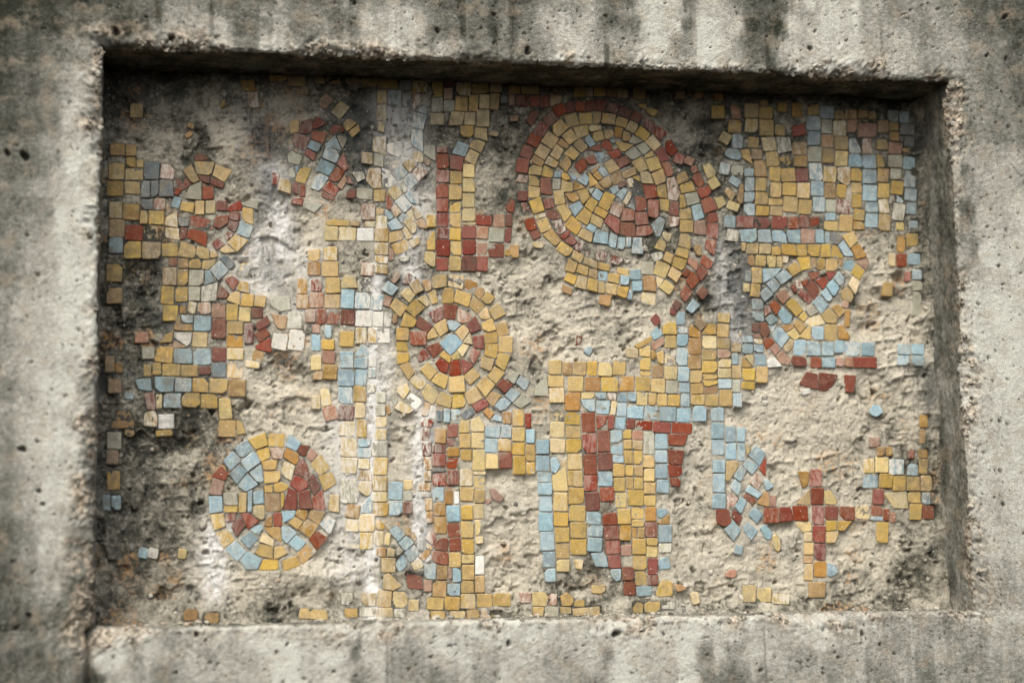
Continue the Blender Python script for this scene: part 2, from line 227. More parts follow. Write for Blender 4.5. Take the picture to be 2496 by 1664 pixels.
BED = [(0.026,0.713,0.25),(0.091,0.727,0.30),(0.168,0.730,0.35),(0.246,0.733,0.40),(0.043,0.651,0.35),(0.011,0.667,0.25),(0.125,0.654,0.40),(0.169,0.655,0.85),(0.147,0.672,0.70),(0.224,0.651,0.20),(0.213,0.617,0.55),(0.202,0.599,0.60),(0.120,0.631,0.20),(0.092,0.670,0.45),(0.076,0.647,0.50),(0.263,0.699,0.60),(0.302,0.718,0.35),(0.331,0.678,0.20),(0.353,0.662,0.20),(0.347,0.627,0.40),(0.336,0.609,0.35),(0.191,0.548,0.60),(0.219,0.526,0.50),(0.235,0.481,0.45),(0.246,0.527,0.50),(0.269,0.550,0.80),(0.280,0.505,0.85),(0.258,0.459,0.70),(0.051,0.456,0.10),(0.062,0.401,0.30),(0.036,0.411,0.30),(0.026,0.346,0.20),(0.047,0.302,0.45),(0.096,0.270,0.25),(0.139,0.242,0.35),(0.160,0.275,0.50),(0.214,0.308,0.85),(0.247,0.281,0.85),(0.198,0.303,0.80),(0.236,0.336,0.60),(0.269,0.237,0.70),(0.048,0.215,0.35),(0.107,0.199,0.50),(0.076,0.145,0.40),(0.044,0.124,0.30),(0.118,0.140,0.50),(0.071,0.071,0.40),(0.150,0.064,0.70),(0.204,0.047,0.75),(0.269,0.046,0.80),(0.301,0.073,0.80),(0.035,0.040,0.30),(0.014,0.024,0.20),(0.098,0.023,0.45),(0.301,0.171,0.55),(0.390,0.214,0.70),(0.385,0.237,0.60),(0.404,0.530,0.50),(0.347,0.501,0.50),(0.341,0.461,0.50),(0.409,0.462,0.40),(0.491,0.690,0.35),(0.502,0.637,0.25),(0.532,0.685,0.30),(0.519,0.614,0.60),(0.518,0.498,0.80),(0.564,0.482,0.80),(0.587,0.442,0.60),(0.615,0.419,0.85),(0.656,0.397,0.70),(0.580,0.378,0.85),(0.692,0.409,0.55),(0.705,0.455,0.70),(0.643,0.356,0.80),(0.568,0.338,0.50),(0.595,0.282,0.60),(0.565,0.180,0.80),(0.536,0.147,0.80),(0.552,0.097,0.85),(0.540,0.047,0.85),(0.580,0.030,0.60),(0.648,0.034,0.55),(0.781,0.179,0.70),(0.803,0.122,0.65),(0.801,0.065,0.80),(0.849,0.087,0.75),(0.909,0.248,0.85),(0.941,0.294,0.90),(1.002,0.283,0.80),(0.968,0.195,0.70),(1.037,0.236,0.70),(1.102,0.301,0.60),(1.126,0.265,0.60),(1.024,0.079,0.85),(1.093,0.090,0.75),(1.134,0.049,0.35),(1.149,0.107,0.40),(0.932,0.041,0.75),(1.053,0.027,0.55),(0.812,0.031,0.60),(0.777,0.038,0.75),(0.862,0.493,0.50),(0.879,0.464,0.25),(0.885,0.435,0.20),(0.875,0.505,0.35),(0.831,0.678,0.45),(0.819,0.695,0.60),(0.802,0.713,0.35),(0.855,0.666,0.20),(0.842,0.636,0.35),(1.091,0.486,0.75),(1.108,0.438,0.60),(1.126,0.402,0.85),(1.150,0.372,0.70),(1.111,0.354,0.90),(1.086,0.510,0.55),(1.162,0.499,0.55),(0.743,0.550,0.30),(0.658,0.478,0.50),(0.554,0.592,0.35),(0.441,0.276,0.60),(0.413,0.259,0.80),(0.739,0.386,0.75),(0.980,0.365,0.75),(1.098,0.342,0.80),(0.025,0.009,0.38),(0.072,0.008,0.38),(0.119,0.007,0.38),(0.167,0.006,0.38),(0.215,0.005,0.38),(0.263,0.004,0.38),(0.312,0.003,0.38),(0.361,0.002,0.38),(0.411,0.001,0.38),(0.461,0.000,0.38),(0.511,-0.001,0.38),(0.562,-0.002,0.38),(0.613,-0.003,0.38),(0.665,-0.004,0.38),(0.717,-0.005,0.38),(0.770,-0.006,0.38),(0.823,-0.007,0.38),(0.876,-0.008,0.38),(0.930,-0.009,0.38),(0.984,-0.010,0.38),(1.039,-0.011,0.38),(1.094,-0.013,0.38),(1.150,-0.014,0.38),(1.191,0.708,0.30),(1.189,0.652,0.30),(1.186,0.597,0.30),(1.183,0.542,0.30),(1.181,0.487,0.30),(1.178,0.433,0.30),(1.175,0.379,0.30),(1.173,0.325,0.30),(1.170,0.271,0.30),(1.167,0.218,0.30),(1.165,0.165,0.30),(1.162,0.112,0.30),(1.160,0.060,0.30),(0.009,0.499,0.30),(0.010,0.449,0.30),(0.010,0.400,0.30),(0.011,0.351,0.30),(0.012,0.302,0.30),(0.012,0.253,0.30),(0.013,0.205,0.30),(0.014,0.157,0.30),(0.014,0.109,0.30),(0.015,0.061,0.30)]
STREAK = [(0.372, 0.529, 0.366, 0.415, 0.009, 0.7), (0.363, 0.438, 0.358, 0.007, 0.01, 0.95), (0.377, 0.382, 0.37, 0.225, 0.011, 0.55), (0.393, 0.708, 0.42, 0.553, 0.03, 0.55), (0.442, 0.416, 0.439, 0.45, 0.01, 0.3), (0.216, 0.525, 0.213, 0.447, 0.04, 0.5), (0.224, 0.605, 0.241, 0.492, 0.02, 0.7), (0.213, 0.656, 0.224, 0.571, 0.02, -0.6), (0.227, 0.481, 0.246, 0.436, 0.02, -0.4), (0.33, 0.7, 0.35, 0.597, 0.022, -0.75), (0.432, 0.27, 0.425, 0.087, 0.014, 0.9), (0.44, 0.259, 0.433, 0.098, 0.012, -0.5), (0.875, 0.54, 0.888, 0.381, 0.022, -0.8), (0.858, 0.516, 0.876, 0.387, 0.02, 0.35), (0.155, 0.128, 0.15, 0.043, 0.018, 0.8), (0.334, 0.17, 0.328, 0.061, 0.03, 0.45), (0.257, 0.492, 0.271, 0.414, 0.03, 0.4), (0.414, 0.53, 0.414, 0.461, 0.015, 0.6), (0.546, 0.281, 0.534, 0.236, 0.02, 0.4), (0.318, 0.281, 0.328, 0.116, 0.03, 0.4), (0.695, 0.619, 0.724, 0.584, 0.02, 0.2)]
HOLES = [(0.9271, 0.1234, 0.0264, 0.0154, 0.009), (1.0122, 0.1208, 0.0286, 0.0176, 0.009), (0.1065, 0.2394, 0.033, 0.022, 0.01), (0.0564, 0.4496, 0.0248, 0.0275, 0.011), (0.2464, 0.3246, 0.033, 0.0192, 0.008), (0.3183, 0.4483, 0.0275, 0.0165, 0.008), (1.1285, 0.4765, 0.0094, 0.0094, 0.016), (0.8417, 0.2703, 0.0165, 0.011, 0.007), (1.1071, 0.4491, 0.022, 0.011, 0.008), (0.5187, 0.1914, 0.033, 0.011, 0.006), (0.5514, 0.6613, 0.0248, 0.044, 0.007), (0.3897, 0.2336, 0.0143, 0.0198, 0.008), (0.6916, 0.4515, 0.0303, 0.0138, 0.008), (0.8545, 0.6833, 0.033, 0.033, 0.008), (0.1855, 0.5584, 0.0165, 0.0121, 0.009), (1.0562, 0.4364, 0.0165, 0.0138, 0.007), (0.9038, 0.3228, 0.022, 0.0138, 0.007), (1.0735, 0.4008, 0.0165, 0.0099, 0.006), (0.6599, 0.6294, 0.0055, 0.0055, 0), (0.0481, 0.2529, 0.0165, 0.0138, 0.008), (0.8045, 0.0231, 0.033, 0.011, 0.006), (1.1288, 0.0374, 0.0248, 0.0275, 0.01), (0.7415, 0.5461, 0.0165, 0.0138, 0.008), (0.9484, 0.5419, 0.033, 0.0138, 0.006), (0.6049, 0.5341, 0.0055, 0.0055, 0)]
TILES = """y0360,6922,168,7,170,-182,2,-188
o0104,6367,191,7,193,-156,2,-162
o0309,6361,142,5,143,-155,2,-160
y095,6099,199,6,202,-221,3,-226
y0318,6188,122,3,123,-135,2,-139
y0453,6159,91,3,93,-105,2,-108
y0308,6037,235,7,237,-158,2,-164
k0556,6131,200,6,203,-236,2,-242
T0783,6119,109,-9,188,-94,157,-224,-23,-211
y069,5860,218,6,221,-204,3,-210
y0300,5858,201,5,203,-165,2,-171
k0513,5869,119,3,122,-231,2,-234
k0646,5879,100,3,102,-220,3,-223
k0757,5887,182,5,184,-223,2,-228
o01061,6026,119,87,226,-128,132,-186
y01206,6157,276,2,239,-192,40,-177
y01501,6134,224,-87,114,-259,-52,-160
m0953,5928,133,25,233,-82,88,-189
m01269,5967,156,-15,157,-118,37,-93
m01436,5954,190,-89,162,-163,7,-106
r0971,5802,90,-47,20,-129,-25,-95
g01087,5646,71,167,221,243,229,-20
r01330,5819,145,17,150,-178,-6,-182
m01212,6258,127,17,210,-66,21,-104
T01908,7148,149,-8,169,-213,40,-230
o01817,7309,191,8,212,-149,49,-155
y02480,6777,150,12,137,-171,20,-204
m02618,6595,33,165,170,219,183,46,107,-21
m02522,6496,48,100,251,51,184,-149,32,-90
b02719,6395,65,108,210,52,158,-70
g02462,6310,58,45,109,3,217,-31,162,-168,7,-129
o02552,6383,47,2,47,-54,0,-55
b02556,6137,63,12,63,-69,19,-88
g02364,5986,72,189,167,165,215,35,176,-60
y02554,5926,89,211,237,178,148,-46
r02265,6050,94,-36,57,-189,-6,-178
y02332,5799,20,157,193,136,172,-61
m02524,5902,94,3,81,-172,6,-123
r02633,5886,78,-22,70,-182,-14,-172
r02525,5690,158,4,139,-97,-6,-76
r02684,6311,51,66,171,2,132,-105
y02218,7398,234,0,235,-76,1,-86
y02466,7398,245,0,245,-137,1,-147
o02578,7226,160,36,179,-77,19,-112
o01140,6703,85,-48,52,-109,-33,-62
o01078,6524,84,53,118,-6,34,-59
o01542,6954,73,92,86,-10,37,-50
b0910,5522,35,159,142,143,107,-22
y02832,7398,139,0,139,-95,0,-100
y02986,7398,199,0,198,-86,-1,-94
o03254,7398,211,0,211,-95,0,-103
y03479,7398,229,0,228,-105,-1,-114
y03719,7398,267,0,266,-132,-1,-143
k04004,7398,171,0,161,-152,-10,-150
Y04184,7398,223,0,221,-168,-1,-177
y04462,7398,151,0,148,-218,-3,-223
m04627,7398,166,0,165,-69,-1,-75
Y04809,7398,207,0,194,-190,-13,-187
y05024,7398,239,0,236,-153,-2,-162
y05276,7398,178,0,176,-117,-2,-124
p03693,7241,138,6,137,-187,-1,-192
b03844,7244,184,7,183,-208,-1,-215
k04042,7229,128,5,126,-211,-1,-215
T04189,7213,161,-6,77,-206,2,-242,-12,-97
g04449,7161,165,6,163,-199,-2,-205
t04628,7307,119,5,118,-156,-2,-160
g04625,7130,147,5,145,-155,-2,-160
y04793,7197,174,-3,161,-214,-13,-211
y04984,7223,136,-2,121,-235,-15,-233
p05129,7229,140,5,138,-197,-2,-202
y05289,7264,131,-1,115,-243,-16,-241
p03686,7034,133,5,132,-223,-2,-228
b04228,6970,125,89,168,-28,150,-53
b04108,6880,78,55,51,-51
B04200,6945,182,-25,133,-254,-36,-209
p04435,6942,192,7,191,-167,-2,-174
p04729,6974,187,-8,147,-197,-46,-204
p04911,6970,159,6,156,-173,-2,-179
p05087,7010,178,7,175,-237,-3,-243
p03700,6798,103,-9,88,-162,-1,-140
y04854,6773,187,6,185,-154,-2,-160
p05064,6752,162,5,173,-188,-23,-140
p05036,6606,174,-59,103,-208,-64,-135
p04978,6451,143,-61,76,-232,-73,-164
b04810,6560,167,-56,105,-232,-75,-183
m04518,6459,143,5,142,-79,-1,-84
r04515,6363,172,6,170,-207,-3,-213
r04703,6361,191,-33,161,-229,-2,-208
p04883,6231,164,5,162,-188,-2,-192
y04698,6126,167,5,165,-177,-2,-182
p04876,6024,174,5,171,-186,-2,-190
y04684,5930,174,5,171,-210,-2,-215
p04868,5818,174,5,172,-196,-3,-201
r04510,6133,174,6,172,-170,-2,-175
r04505,5942,166,4,164,-193,-2,-197
P03636,6566,182,33,173,-251,-15,-177
W03817,6483,97,28,223,-123,170,-191,12,-134
B04171,6704,152,-8,156,-323,-15,-212
g04341,6473,161,18,158,-214,113,-200,-1,-120
P04180,6392,157,5,155,-154,-1,-159
y03470,6201,13,161,157,146,156,-21
g03644,6354,143,-33,127,-205,-8,-184
P03802,6310,141,4,227,-95,89,-201,-14,-151
y04036,6237,106,49,198,-43,100,-158,9,-52
t04327,6260,51,53,134,-15,56,-83
T04158,6104,120,98,237,-4,103,-142
b03890,6077,108,113,246,4,82,-124
b04031,5970,112,115,227,-11,115,-127
O03523,5962,46,160,213,191,232,-110,106,-113
W03753,6144,101,-21,200,-196,48,-312,12,-296
g03978,5928,54,56,129,-95,75,-137
y03819,5811,123,128,225,-13,102,-127
b04060,5783,77,53,165,-126,101,-127
b03924,5683,126,86,245,-60,130,-165
y03640,5835,160,4,159,-160,0,-164
r03810,5804,105,-136,44,-261,5,-239
m02841,6818,41,18,166,-80,14,-158,-74,-155
r03019,6610,51,117,184,122,222,32,113,-9
y03210,6735,86,116,204,20,58,-102
y03283,6627,148,123,176,23,62,-83
p03057,6907,127,159,265,74,113,-112
t02882,7068,101,107,214,8,100,-125,13,-90
r02779,6608,42,28,228,14,165,-149,13,-96
b02973,6432,138,160,227,-63
g03126,6590,156,-61,84,-210
b02985,6432,210,-94,136,-253,-60,-171
b02916,6249,198,-81,116,-240,-77,-167
r03129,6181,100,177,165,-62,112,-100
B02769,5836,104,229,254,150,137,-52
r03007,5957,118,191,234,126,136,-47
t03134,5875,104,167,143,81,57,-56
r02930,5819,101,128,244,12,170,-109
r02931,5805,169,-115,124,-139,-7,-79
r03262,5912,36,120,94,-9
G03344,6069,148,18,184,-80,74,-139
r03255,5709,25,122,154,118,122,-11
g03415,5854,218,-8,205,-162,-13,-154
k05430,7229,97,4,95,-101,-1,-105
o05260,6716,138,-20,127,-79,-11,-59
y05552,7381,158,6,156,-114,-2,-120
y05725,7381,261,10,258,-107,-2,-117
o06489,7398,164,0,161,-147,-4,-153
o06666,7398,96,0,93,-136,-3,-140
y06778,7398,170,0,167,-123,-3,-129
o06963,7398,153,0,150,-123,-3,-129
o07129,7398,149,0,145,-130,-3,-136
o07358,7398,175,0,172,-134,-4,-141
o07987,7396,136,2,133,-103,-3,-108
o08260,7398,136,0,133,-101,-4,-107
o08546,7377,138,5,134,-103,-3,-108
t05542,7246,88,3,86,-153,-2,-156
m05646,7244,140,5,138,-158,-3,-163
r05804,7255,186,1,178,-165,-8,-165
r06002,7266,128,5,124,-181,-4,-185
o06146,7245,161,19,152,-92,-9,-136
m05773,6888,108,149,225,114,91,-89
t05558,6946,118,4,117,-74,-1,-79
y07440,7194,113,-3,97,-99,-28,-48
y07570,7140,151,-43,81,-146,-41,-68
p08343,6310,104,56,228,-123,73,-188
p08408,6083,124,93,206,-45,67,-130
m05652,5871,138,4,136,-143,-2,-146
t15640,6121,169,-19,151,-137,-18,-118
r15656,6345,171,-18,139,-226,-32,-207
r15758,6547,155,-68,76,-234,-79,-166
r15870,6724,148,-75,58,-241,-90,-166
r15992,6893,136,-92,31,-242,-105,-150
m16015,6922,142,122,246,-1,104,-124
r16165,7080,141,86,219,-52,78,-137
m16350,7156,117,36,155,-114,37,-150
r16499,7189,130,11,135,-149,5,-161
m16647,7204,137,5,133,-155,-3,-160
m16807,7222,154,-8,136,-174,-18,-166
m16985,7193,155,-35,115,-172,-39,-136
m17166,7151,169,-72,107,-200,-62,-127
m17364,7089,125,-68,54,-188,-72,-120
m17546,6983,149,-100,65,-217,-84,-117
r17725,6876,111,-109,4,-215,-107,-106
r17817,6653,82,30,170,-134,71,-231,-19,-128
r17965,6500,132,-44,75,-189,-57,-146
t18119,6457,121,-53,66,-163,-55,-111
r18251,6329,45,-97,-49,-142,-93,-45
r18174,6168,124,44,198,-102,129,-194,58,-138
r18239,5975,191,46,237,-92,67,-145
r18297,5805,176,69,250,-119,59,-195
r18366,5624,180,19,199,-120,11,-142
y15830,6250,178,-20,156,-155,-21,-136
o15887,6391,161,-81,111,-174,-50,-93
y15986,6561,155,-85,64,-240,-90,-155
y16106,6747,160,-108,46,-271,-114,-162
y16124,6779,161,148,280,17,119,-131
y16331,6969,176,63,232,-117,55,-180
y16550,7018,188,17,194,-154,6,-170
y16760,7039,115,0,105,-175,-10,-175
y16897,7037,192,-17,169,-174,-22,-157
y17107,6992,163,-38,125,-170,-38,-132
y17303,6946,123,-67,37,-211,-86,-144
y17442,6865,156,-105,66,-230,-89,-126
y17629,6745,126,-148,3,-252,-122,-104
g17369,6566,123,67,222,-43,112,-124
y17487,6421,113,97,159,17,-1,-33
y17499,6380,179,49,241,-124,69,-188
r17641,6493,127,86,233,-116,91,-153
r17738,6334,134,17,189,-177,70,-206
T17807,6114,128,30,201,-195,156,-330,20,-307
o17952,6165,138,71,187,-77,27,-142
y17992,6020,195,61,248,-72,37,-125
g18065,5895,192,32,230,-119,44,-178
b18168,5721,128,39,188,-168,31,-215
y17587,6177,174,80,208,-117,57,-181
y17658,5997,137,37,158,-175,26,-166
y17698,5812,140,-3,135,-193,9,-169
r17854,5775,133,4,112,-212,-12,-187
y17994,5881,60,2,100,-172,2,-211
y17989,5674,165,11,194,-137,-4,-149
y16035,6257,135,-61,125,-184,-43,-171
y16096,6389,158,-96,98,-181,-56,-125
y16218,6560,107,-85,14,-239,-100,-168
o16282,6650,125,-109,72,-175,-49,-89
y16435,6798,87,-158,-37,-250,-144,-119
y16459,6801,204,58,237,-82,68,-158
p16669,6844,196,7,213,-57,47,-93
y16727,6725,156,63,186,-79,53,-117
y16907,6785,125,13,150,-64,76,-138,11,-134
o17070,6834,108,-6,91,-157,-17,-151
o17195,6789,104,-36,104,-125,30,-169,-33,-146
g17326,6729,157,-86,35,-148,-60,-117
b16967,6657,108,-11,82,-69
y17054,6634,298,-48,163,-154,100,-147
g17352,6563,99,-113,-50,-218,-149,-106
y17296,6332,154,94,250,-91,111,-149
p17426,6194,142,17,187,-171,19,-173
o17150,6179,202,92,232,-18,40,-92
y17307,6114,105,40,124,-66
y16436,6547,115,-120,28,-222,-115,-123
y16554,6662,130,-129,21,-231,-109,-110
b16602,6648,93,66,195,-66,102,-129
y16352,6403,95,-100,-1,-242,-108,-156
r16874,6623,111,17,175,-86,107,-148,-12,-78
r16675,6495,169,91,198,-25
r16944,6460,165,66,236,-34,89,-96
r17065,6363,158,63,224,-41,63,-137
r16619,6370,131,51,178,-63,68,-111
r16468,6254,120,134,208,0,81,-113
b16738,6437,118,41,272,-53,104,-139
y16894,6299,114,75,242,-65,82,-154
b16802,6210,82,70,163,-68,83,-108
o16690,6176,143,99,124,58,36,-35
o16735,6129,58,61,148,-41,75,-85
y16670,6178,142,-155,13,-236
o16985,6137,146,74,192,-84,57,-147
o16808,6023,150,106,228,-20,97,-106
b16615,6165,71,-85,24,-201,-124,-125
b16359,6167,134,-57,147,-98,98,-134
b16183,6190,96,-38,88,-113,-9,-116
r15979,6065,144,4,170,-237,3,-228
y15816,6106,156,-34,142,-167,-2,-148
y15808,5945,160,-22,157,-164,-3,-168
g16153,6059,118,3,108,-149,-10,-164
y16288,6043,155,-35,153,-163,-18,-178
o16468,6036,188,-97,-19,-133
y16287,6138,69,14,143,-100,-1,-93
g16652,5936,111,21,53,-82
b16773,5946,105,-78,39,-194,-62,-116
o16797,6015,109,-121,-47,-63
y16490,5888,163,47,200,-74,92,-188
o16321,5856,165,11,210,-89,92,-145
y16158,5882,145,19,169,-171,17,-205
y16907,5906,149,-61,36,-293,-111,-210
y16695,5819,112,-77,16,-229,-89,-132
b16375,5673,156,82,216,-1,86,-151
y15798,5727,177,66,238,-122,71,-178
r16006,5761,133,30,171,-109,34,-144
y16190,5655,116,47,236,-78,125,-217
b16963,5951,130,40,147,-35,67,-107
b17057,5851,125,120,178,78,102,-73
p17246,5914,58,-31,-35,-211,-89,-165
r17344,6077,71,-34,138,-191,-4,-178
P17231,6098,85,17,105,-117,20,-134
m17103,5999,123,73,121,-11,15,-51
r17454,6008,190,-2,213,-179,44,-209
r17345,5848,153,-24,173,-207,8,-229
r17523,5799,167,5,161,-235,105,-271,7,-238
b17198,5696,121,38,151,-62
r15692,5704,113,23,139,-146,16,-173
P15870,5548,171,33,183,-27,30,-71
r15727,5474,147,31,197,-129,65,-177
r15805,5286,120,46,171,-46,72,-117
y15902,5452,160,69,234,-105,69,-179
m16045,5605,146,35,210,-114,46,-130
M16101,5447,166,49,213,-36,79,-128
M16185,5301,132,101,156,36,47,-48
r16229,5234,147,111,175,51,71,-40
r16298,5172,109,97,191,0,102,-70
M16419,5099,141,112,179,32,94,-81
M16543,5028,74,120,139,29,93,-61
M16766,5069,166,-49,121,-182,-38,-136
M16990,5008,178,-62,86,-162,-30,-115
y15994,5255,140,90,274,-72,176,-164
y16262,5183,170,-125,84,-238,-81,-127
y16431,5060,162,-80,105,-199,-32,-119
y16588,4973,190,-73,180,-189,-18,-112
y16793,4901,169,-57,148,-146,-9,-105
y17065,4834,164,-46,154,-139,-9,-88
y16358,4940,135,-66,78,-217,-55,-177
y16499,4861,151,-41,123,-183,-36,-120
o16655,4799,120,-19,109,-148,-11,-116
b16788,4765,132,-4,121,-139,-10,-135
y16935,4734,155,-11,144,-159,-17,-116
b17105,4706,125,-9,109,-147,-16,-138
y16346,4737,143,-49,85,-174,-61,-115
y16499,4702,136,-29,97,-215,-56,-169
y16643,4664,129,-23,117,-206,-27,-166
y16788,4616,94,-4,78,-173,-16,-168
y16896,4600,155,-24,137,-183,-18,-156
y17065,4559,154,-17,116,-179,-17,-138
b17225,4506,51,-24,41,-150,-30,-129
b17239,4791,158,8,160,-142,2,-150
b17267,4627,142,12,148,-134,7,-146
g17415,4907,175,3,170,-183,-5,-186
o17421,4707,174,3,190,-229,9,-221
p17629,4934,208,-71,119,-264,-48,-194
p17589,4720,141,-57,48,-193
p17754,4659,137,-101,49,-224,-96,-117
y17856,4854,146,-97,53,-248,-75,-136
y17888,5000,203,-51,124,-220,-36,-138
y17774,5064,111,-52,57,-194,-50,-131
y17941,5121,175,-30,146,-161,-29,-108
y17985,5336,170,-16,149,-238,-26,-198
y17991,5518,197,-2,186,-176,-11,-174
y17679,5254,120,-73,66,-199,-78,-145
p17732,5348,127,-34,93,-161,-6,-108
b17567,5436,119,122,216,63,128,-170,67,-171
T17814,5567,169,-10,151,-142,23,-156
y16415,5544,160,-135,67,-287,-108,-145
y16567,5365,154,-75,119,-211,-76,-115
b16673,5441,106,-59,56,-150,-57,-78
y16601,5663,111,-82,37,-257,-136,-161
y16777,5690,164,-93,119,-194,-38,-103
y16717,5576,161,-82,117,-208,-37,-123
b16759,5352,186,-47,169,-211,-43,-175
b16970,5323,108,-47,75,-241,-41,-208
b17085,5254,110,-7,90,-185,-20,-177
B17201,5248,71,1,67,-146,-4,-147
B17295,5248,131,8,148,-232,-28,-230
T17018,5758,172,-40,84,-235,-54,-167
r17162,5670,169,-24,158,-187,-28,-191
r17340,5612,173,4,190,-173,-4,-191
r16952,5581,160,-79,140,-293,100,-283,-67,-127
r17115,5466,221,-2,223,-210,3,-200
r17352,5408,193,19,250,-81,153,-133,-3,-142
t18198,5505,165,19,173,-202,-6,-191
r18390,5481,173,-5,154,-224,-18,-219
r18374,5257,150,-23,110,-247,-31,-140
o18169,5163,116,-11,125,-153,47,-165
t18102,4995,151,-75,108,-213,-16,-99
r18321,5038,153,-116,91,-247,-62,-132
r18261,4885,130,-97,15,-246,-51,-130
r18149,4791,114,-134,-12,-271,-109,-168
r17991,4743,81,94,142,34,61,-56
r18051,4590,102,-108,-16,-249,-111,-149
m18284,4575,116,-88,0,-205,-88,-104
m17902,4386,96,-74,1,-186,-60,-87
m17823,4268,83,-64,46,-118,-17,-89
b18151,4389,102,-87,-27,-216,-109,-142
o05528,5114,125,2,122,-185,-3,-187
o06268,4567,140,-49,125,-153,-13,-107
o06805,4420,168,3,132,-160,-36,-126
P07413,4468,200,3,195,-189,-30,-152
P07610,4447,143,-35,35,-113
G07559,5022,110,43,194,17,149,-81,25,-110
P05848,5143,79,41,183,-9,142,-75,25,-64
y08511,7200,192,7,186,-182,-6,-189
t08794,7207,138,12,142,-185,4,-197
o08763,7003,192,-4,176,-194,-16,-191
y09011,7249,199,7,192,-205,-7,-212
y09014,7026,193,0,179,-203,-14,-203
y09234,7315,129,5,125,-94,-4,-99
y09224,7200,204,7,198,-169,-6,-176
y09219,7009,220,8,212,-227,-9,-234
y09453,6953,156,0,144,-164,-12,-164
y09507,7278,139,5,134,-131,-5,-136
o09730,7286,154,6,146,-212,-8,-218
y09971,7268,165,6,159,-153,-6,-159
b010155,7260,220,-4,202,-192,-17,-189
o010379,7194,145,5,140,-123,-5,-128
o010541,7213,178,7,173,-130,-6,-137
o010735,7207,159,6,154,-104,-4,-110
o010908,7206,116,5,110,-119,-5,-123
b011210,7224,151,6,143,-162,-8,-167
b011376,7223,163,6,154,-177,-8,-182
b09946,7096,211,0,195,-213,-16,-213
g010169,7054,168,0,152,-207,-15,-207
P010349,7048,201,7,191,-224,-9,-230
t010567,7061,150,6,142,-183,-8,-188
t010730,7015,290,10,281,-199,-9,-208
o011038,7074,166,6,157,-187,-9,-192
y011219,7045,151,5,146,-119,-6,-125
o011217,6904,143,5,136,-136,-7,-141
k011391,7035,225,-11,202,-175,-23,-164
r09704,6941,207,43,230,-117,23,-159
p08680,6841,140,-76,52,-222,-89,-146
b08805,6793,160,5,153,-206,-7,-211
y09053,6761,165,-8,145,-166,-19,-157
p09235,6757,211,15,240,-186,38,-208
G09461,6776,215,-8,245,-193,36,-252
o09716,6702,202,7,217,-186,-7,-186
b09948,6865,192,7,184,-199,-8,-206
o010159,6834,192,-3,174,-199,-18,-195
y010361,6805,203,7,195,-191,-8,-198
B010572,6798,108,4,206,-213,135,-234,4,-227
T010793,6792,135,5,124,-225,-10,-229
y011010,6789,170,-3,153,-167,-16,-164
t011194,6754,215,-11,191,-189,-24,-178
k011449,6851,157,-8,135,-167,-21,-159
o011406,6671,171,6,168,-73,-4,-78
b08660,6493,85,91,231,67,274,-8,252,-100,87,-64
y08915,6568,134,5,171,-139,202,-233,34,-121
o09089,6585,162,-4,148,-158,-14,-155
y09299,6540,184,14,206,-193,8,-215
y09508,6478,194,28,211,-143,10,-149
o09732,6501,195,-1,183,-167,-12,-167
g09949,6646,205,0,188,-229,-17,-229
y010165,6618,179,5,171,-208,-9,-213
p010363,6596,199,-4,177,-232,-22,-228
b010572,6554,194,-1,179,-197,-15,-196
b010776,6547,214,7,205,-200,-8,-206
y010997,6553,83,3,130,-176,7,-196
g011172,6553,225,7,216,-179,-8,-186
b011417,6538,185,-7,162,-195,-22,-188
B08624,6375,148,-21,112,-193,-36,-172
g08780,6351,190,-11,171,-169,-19,-158
b08722,6094,59,97,199,3,126,-94
o09118,6410,162,5,197,-232,13,-237
b08973,6285,141,4,137,-108,-4,-112
y09359,6328,165,-6,143,-215,-22,-208
y09529,6311,191,13,213,-189,0,-203
r09748,6314,189,12,189,-192,-1,-203
B09943,6400,198,6,219,-232,161,-261,14,-235
Y010178,6356,196,-4,174,-232,-22,-227
O010375,6343,201,21,190,-247,128,-268,7,-178
y010592,6342,172,0,156,-193,-15,-192
b010779,6330,209,-1,192,-210,-17,-209
o011013,6357,173,-10,145,-214,-27,-204
g011204,6361,180,-9,157,-175,-22,-165
b011437,6333,171,-9,137,-257,-34,-248
b08981,6162,142,-3,124,-203,-18,-199
y09137,6162,168,-1,154,-197,-14,-196
y09364,6104,166,-4,146,-227,-20,-223
y09543,6101,212,-1,198,-190,-14,-188
y09772,6104,186,-4,165,-231,-20,-227
b09976,6139,197,-4,176,-224,-20,-220
o010180,6109,164,4,154,-224,-10,-228
y010367,6100,151,-9,125,-208,-26,-199
y010595,6136,161,-1,148,-158,-12,-157
b010769,6106,216,-1,197,-244,-19,-242
y011005,6133,181,-4,159,-222,-22,-217
y011211,6178,193,-10,166,-212,-27,-201
b011424,6070,183,-11,156,-202,-27,-191
y08660,5938,59,76,168,-37,94,-152
p08508,5842,125,37,183,-82,50,-159
o08902,6080,53,-34,31,-286,-16,-316,-63,-254
b08958,5946,153,4,148,-143,-5,-147
y09129,5951,188,-2,175,-187,-13,-185
y09326,5864,207,-1,200,-100,-7,-98
y09554,5901,213,-8,188,-235,-24,-225
y09780,5865,202,-12,174,-230,-28,-218
B09997,5903,186,-2,170,-222,-17,-220
g010198,5872,149,-4,132,-185,-17,-181
M010373,5886,202,-22,163,-231,-39,-209
y010592,5962,148,4,139,-203,-9,-207
b010791,5845,200,5,193,-147,-7,-152
P011000,5892,147,16,157,-198,10,-214
b011256,5957,143,-8,129,-114,-14,-106
b011434,5862,156,-9,131,-184,-24,-174
b08957,5790,162,-4,146,-186,-16,-181
y09131,5753,198,-5,185,-153,-13,-148
y09346,5756,186,-11,169,-143,-16,-131
G011235,5841,181,-20,133,-266,-47,-246
y010618,5745,166,-7,146,-176,-20,-169
b010794,5682,191,-5,170,-212,-20,-207
y011005,5677,180,-11,147,-253,-33,-242
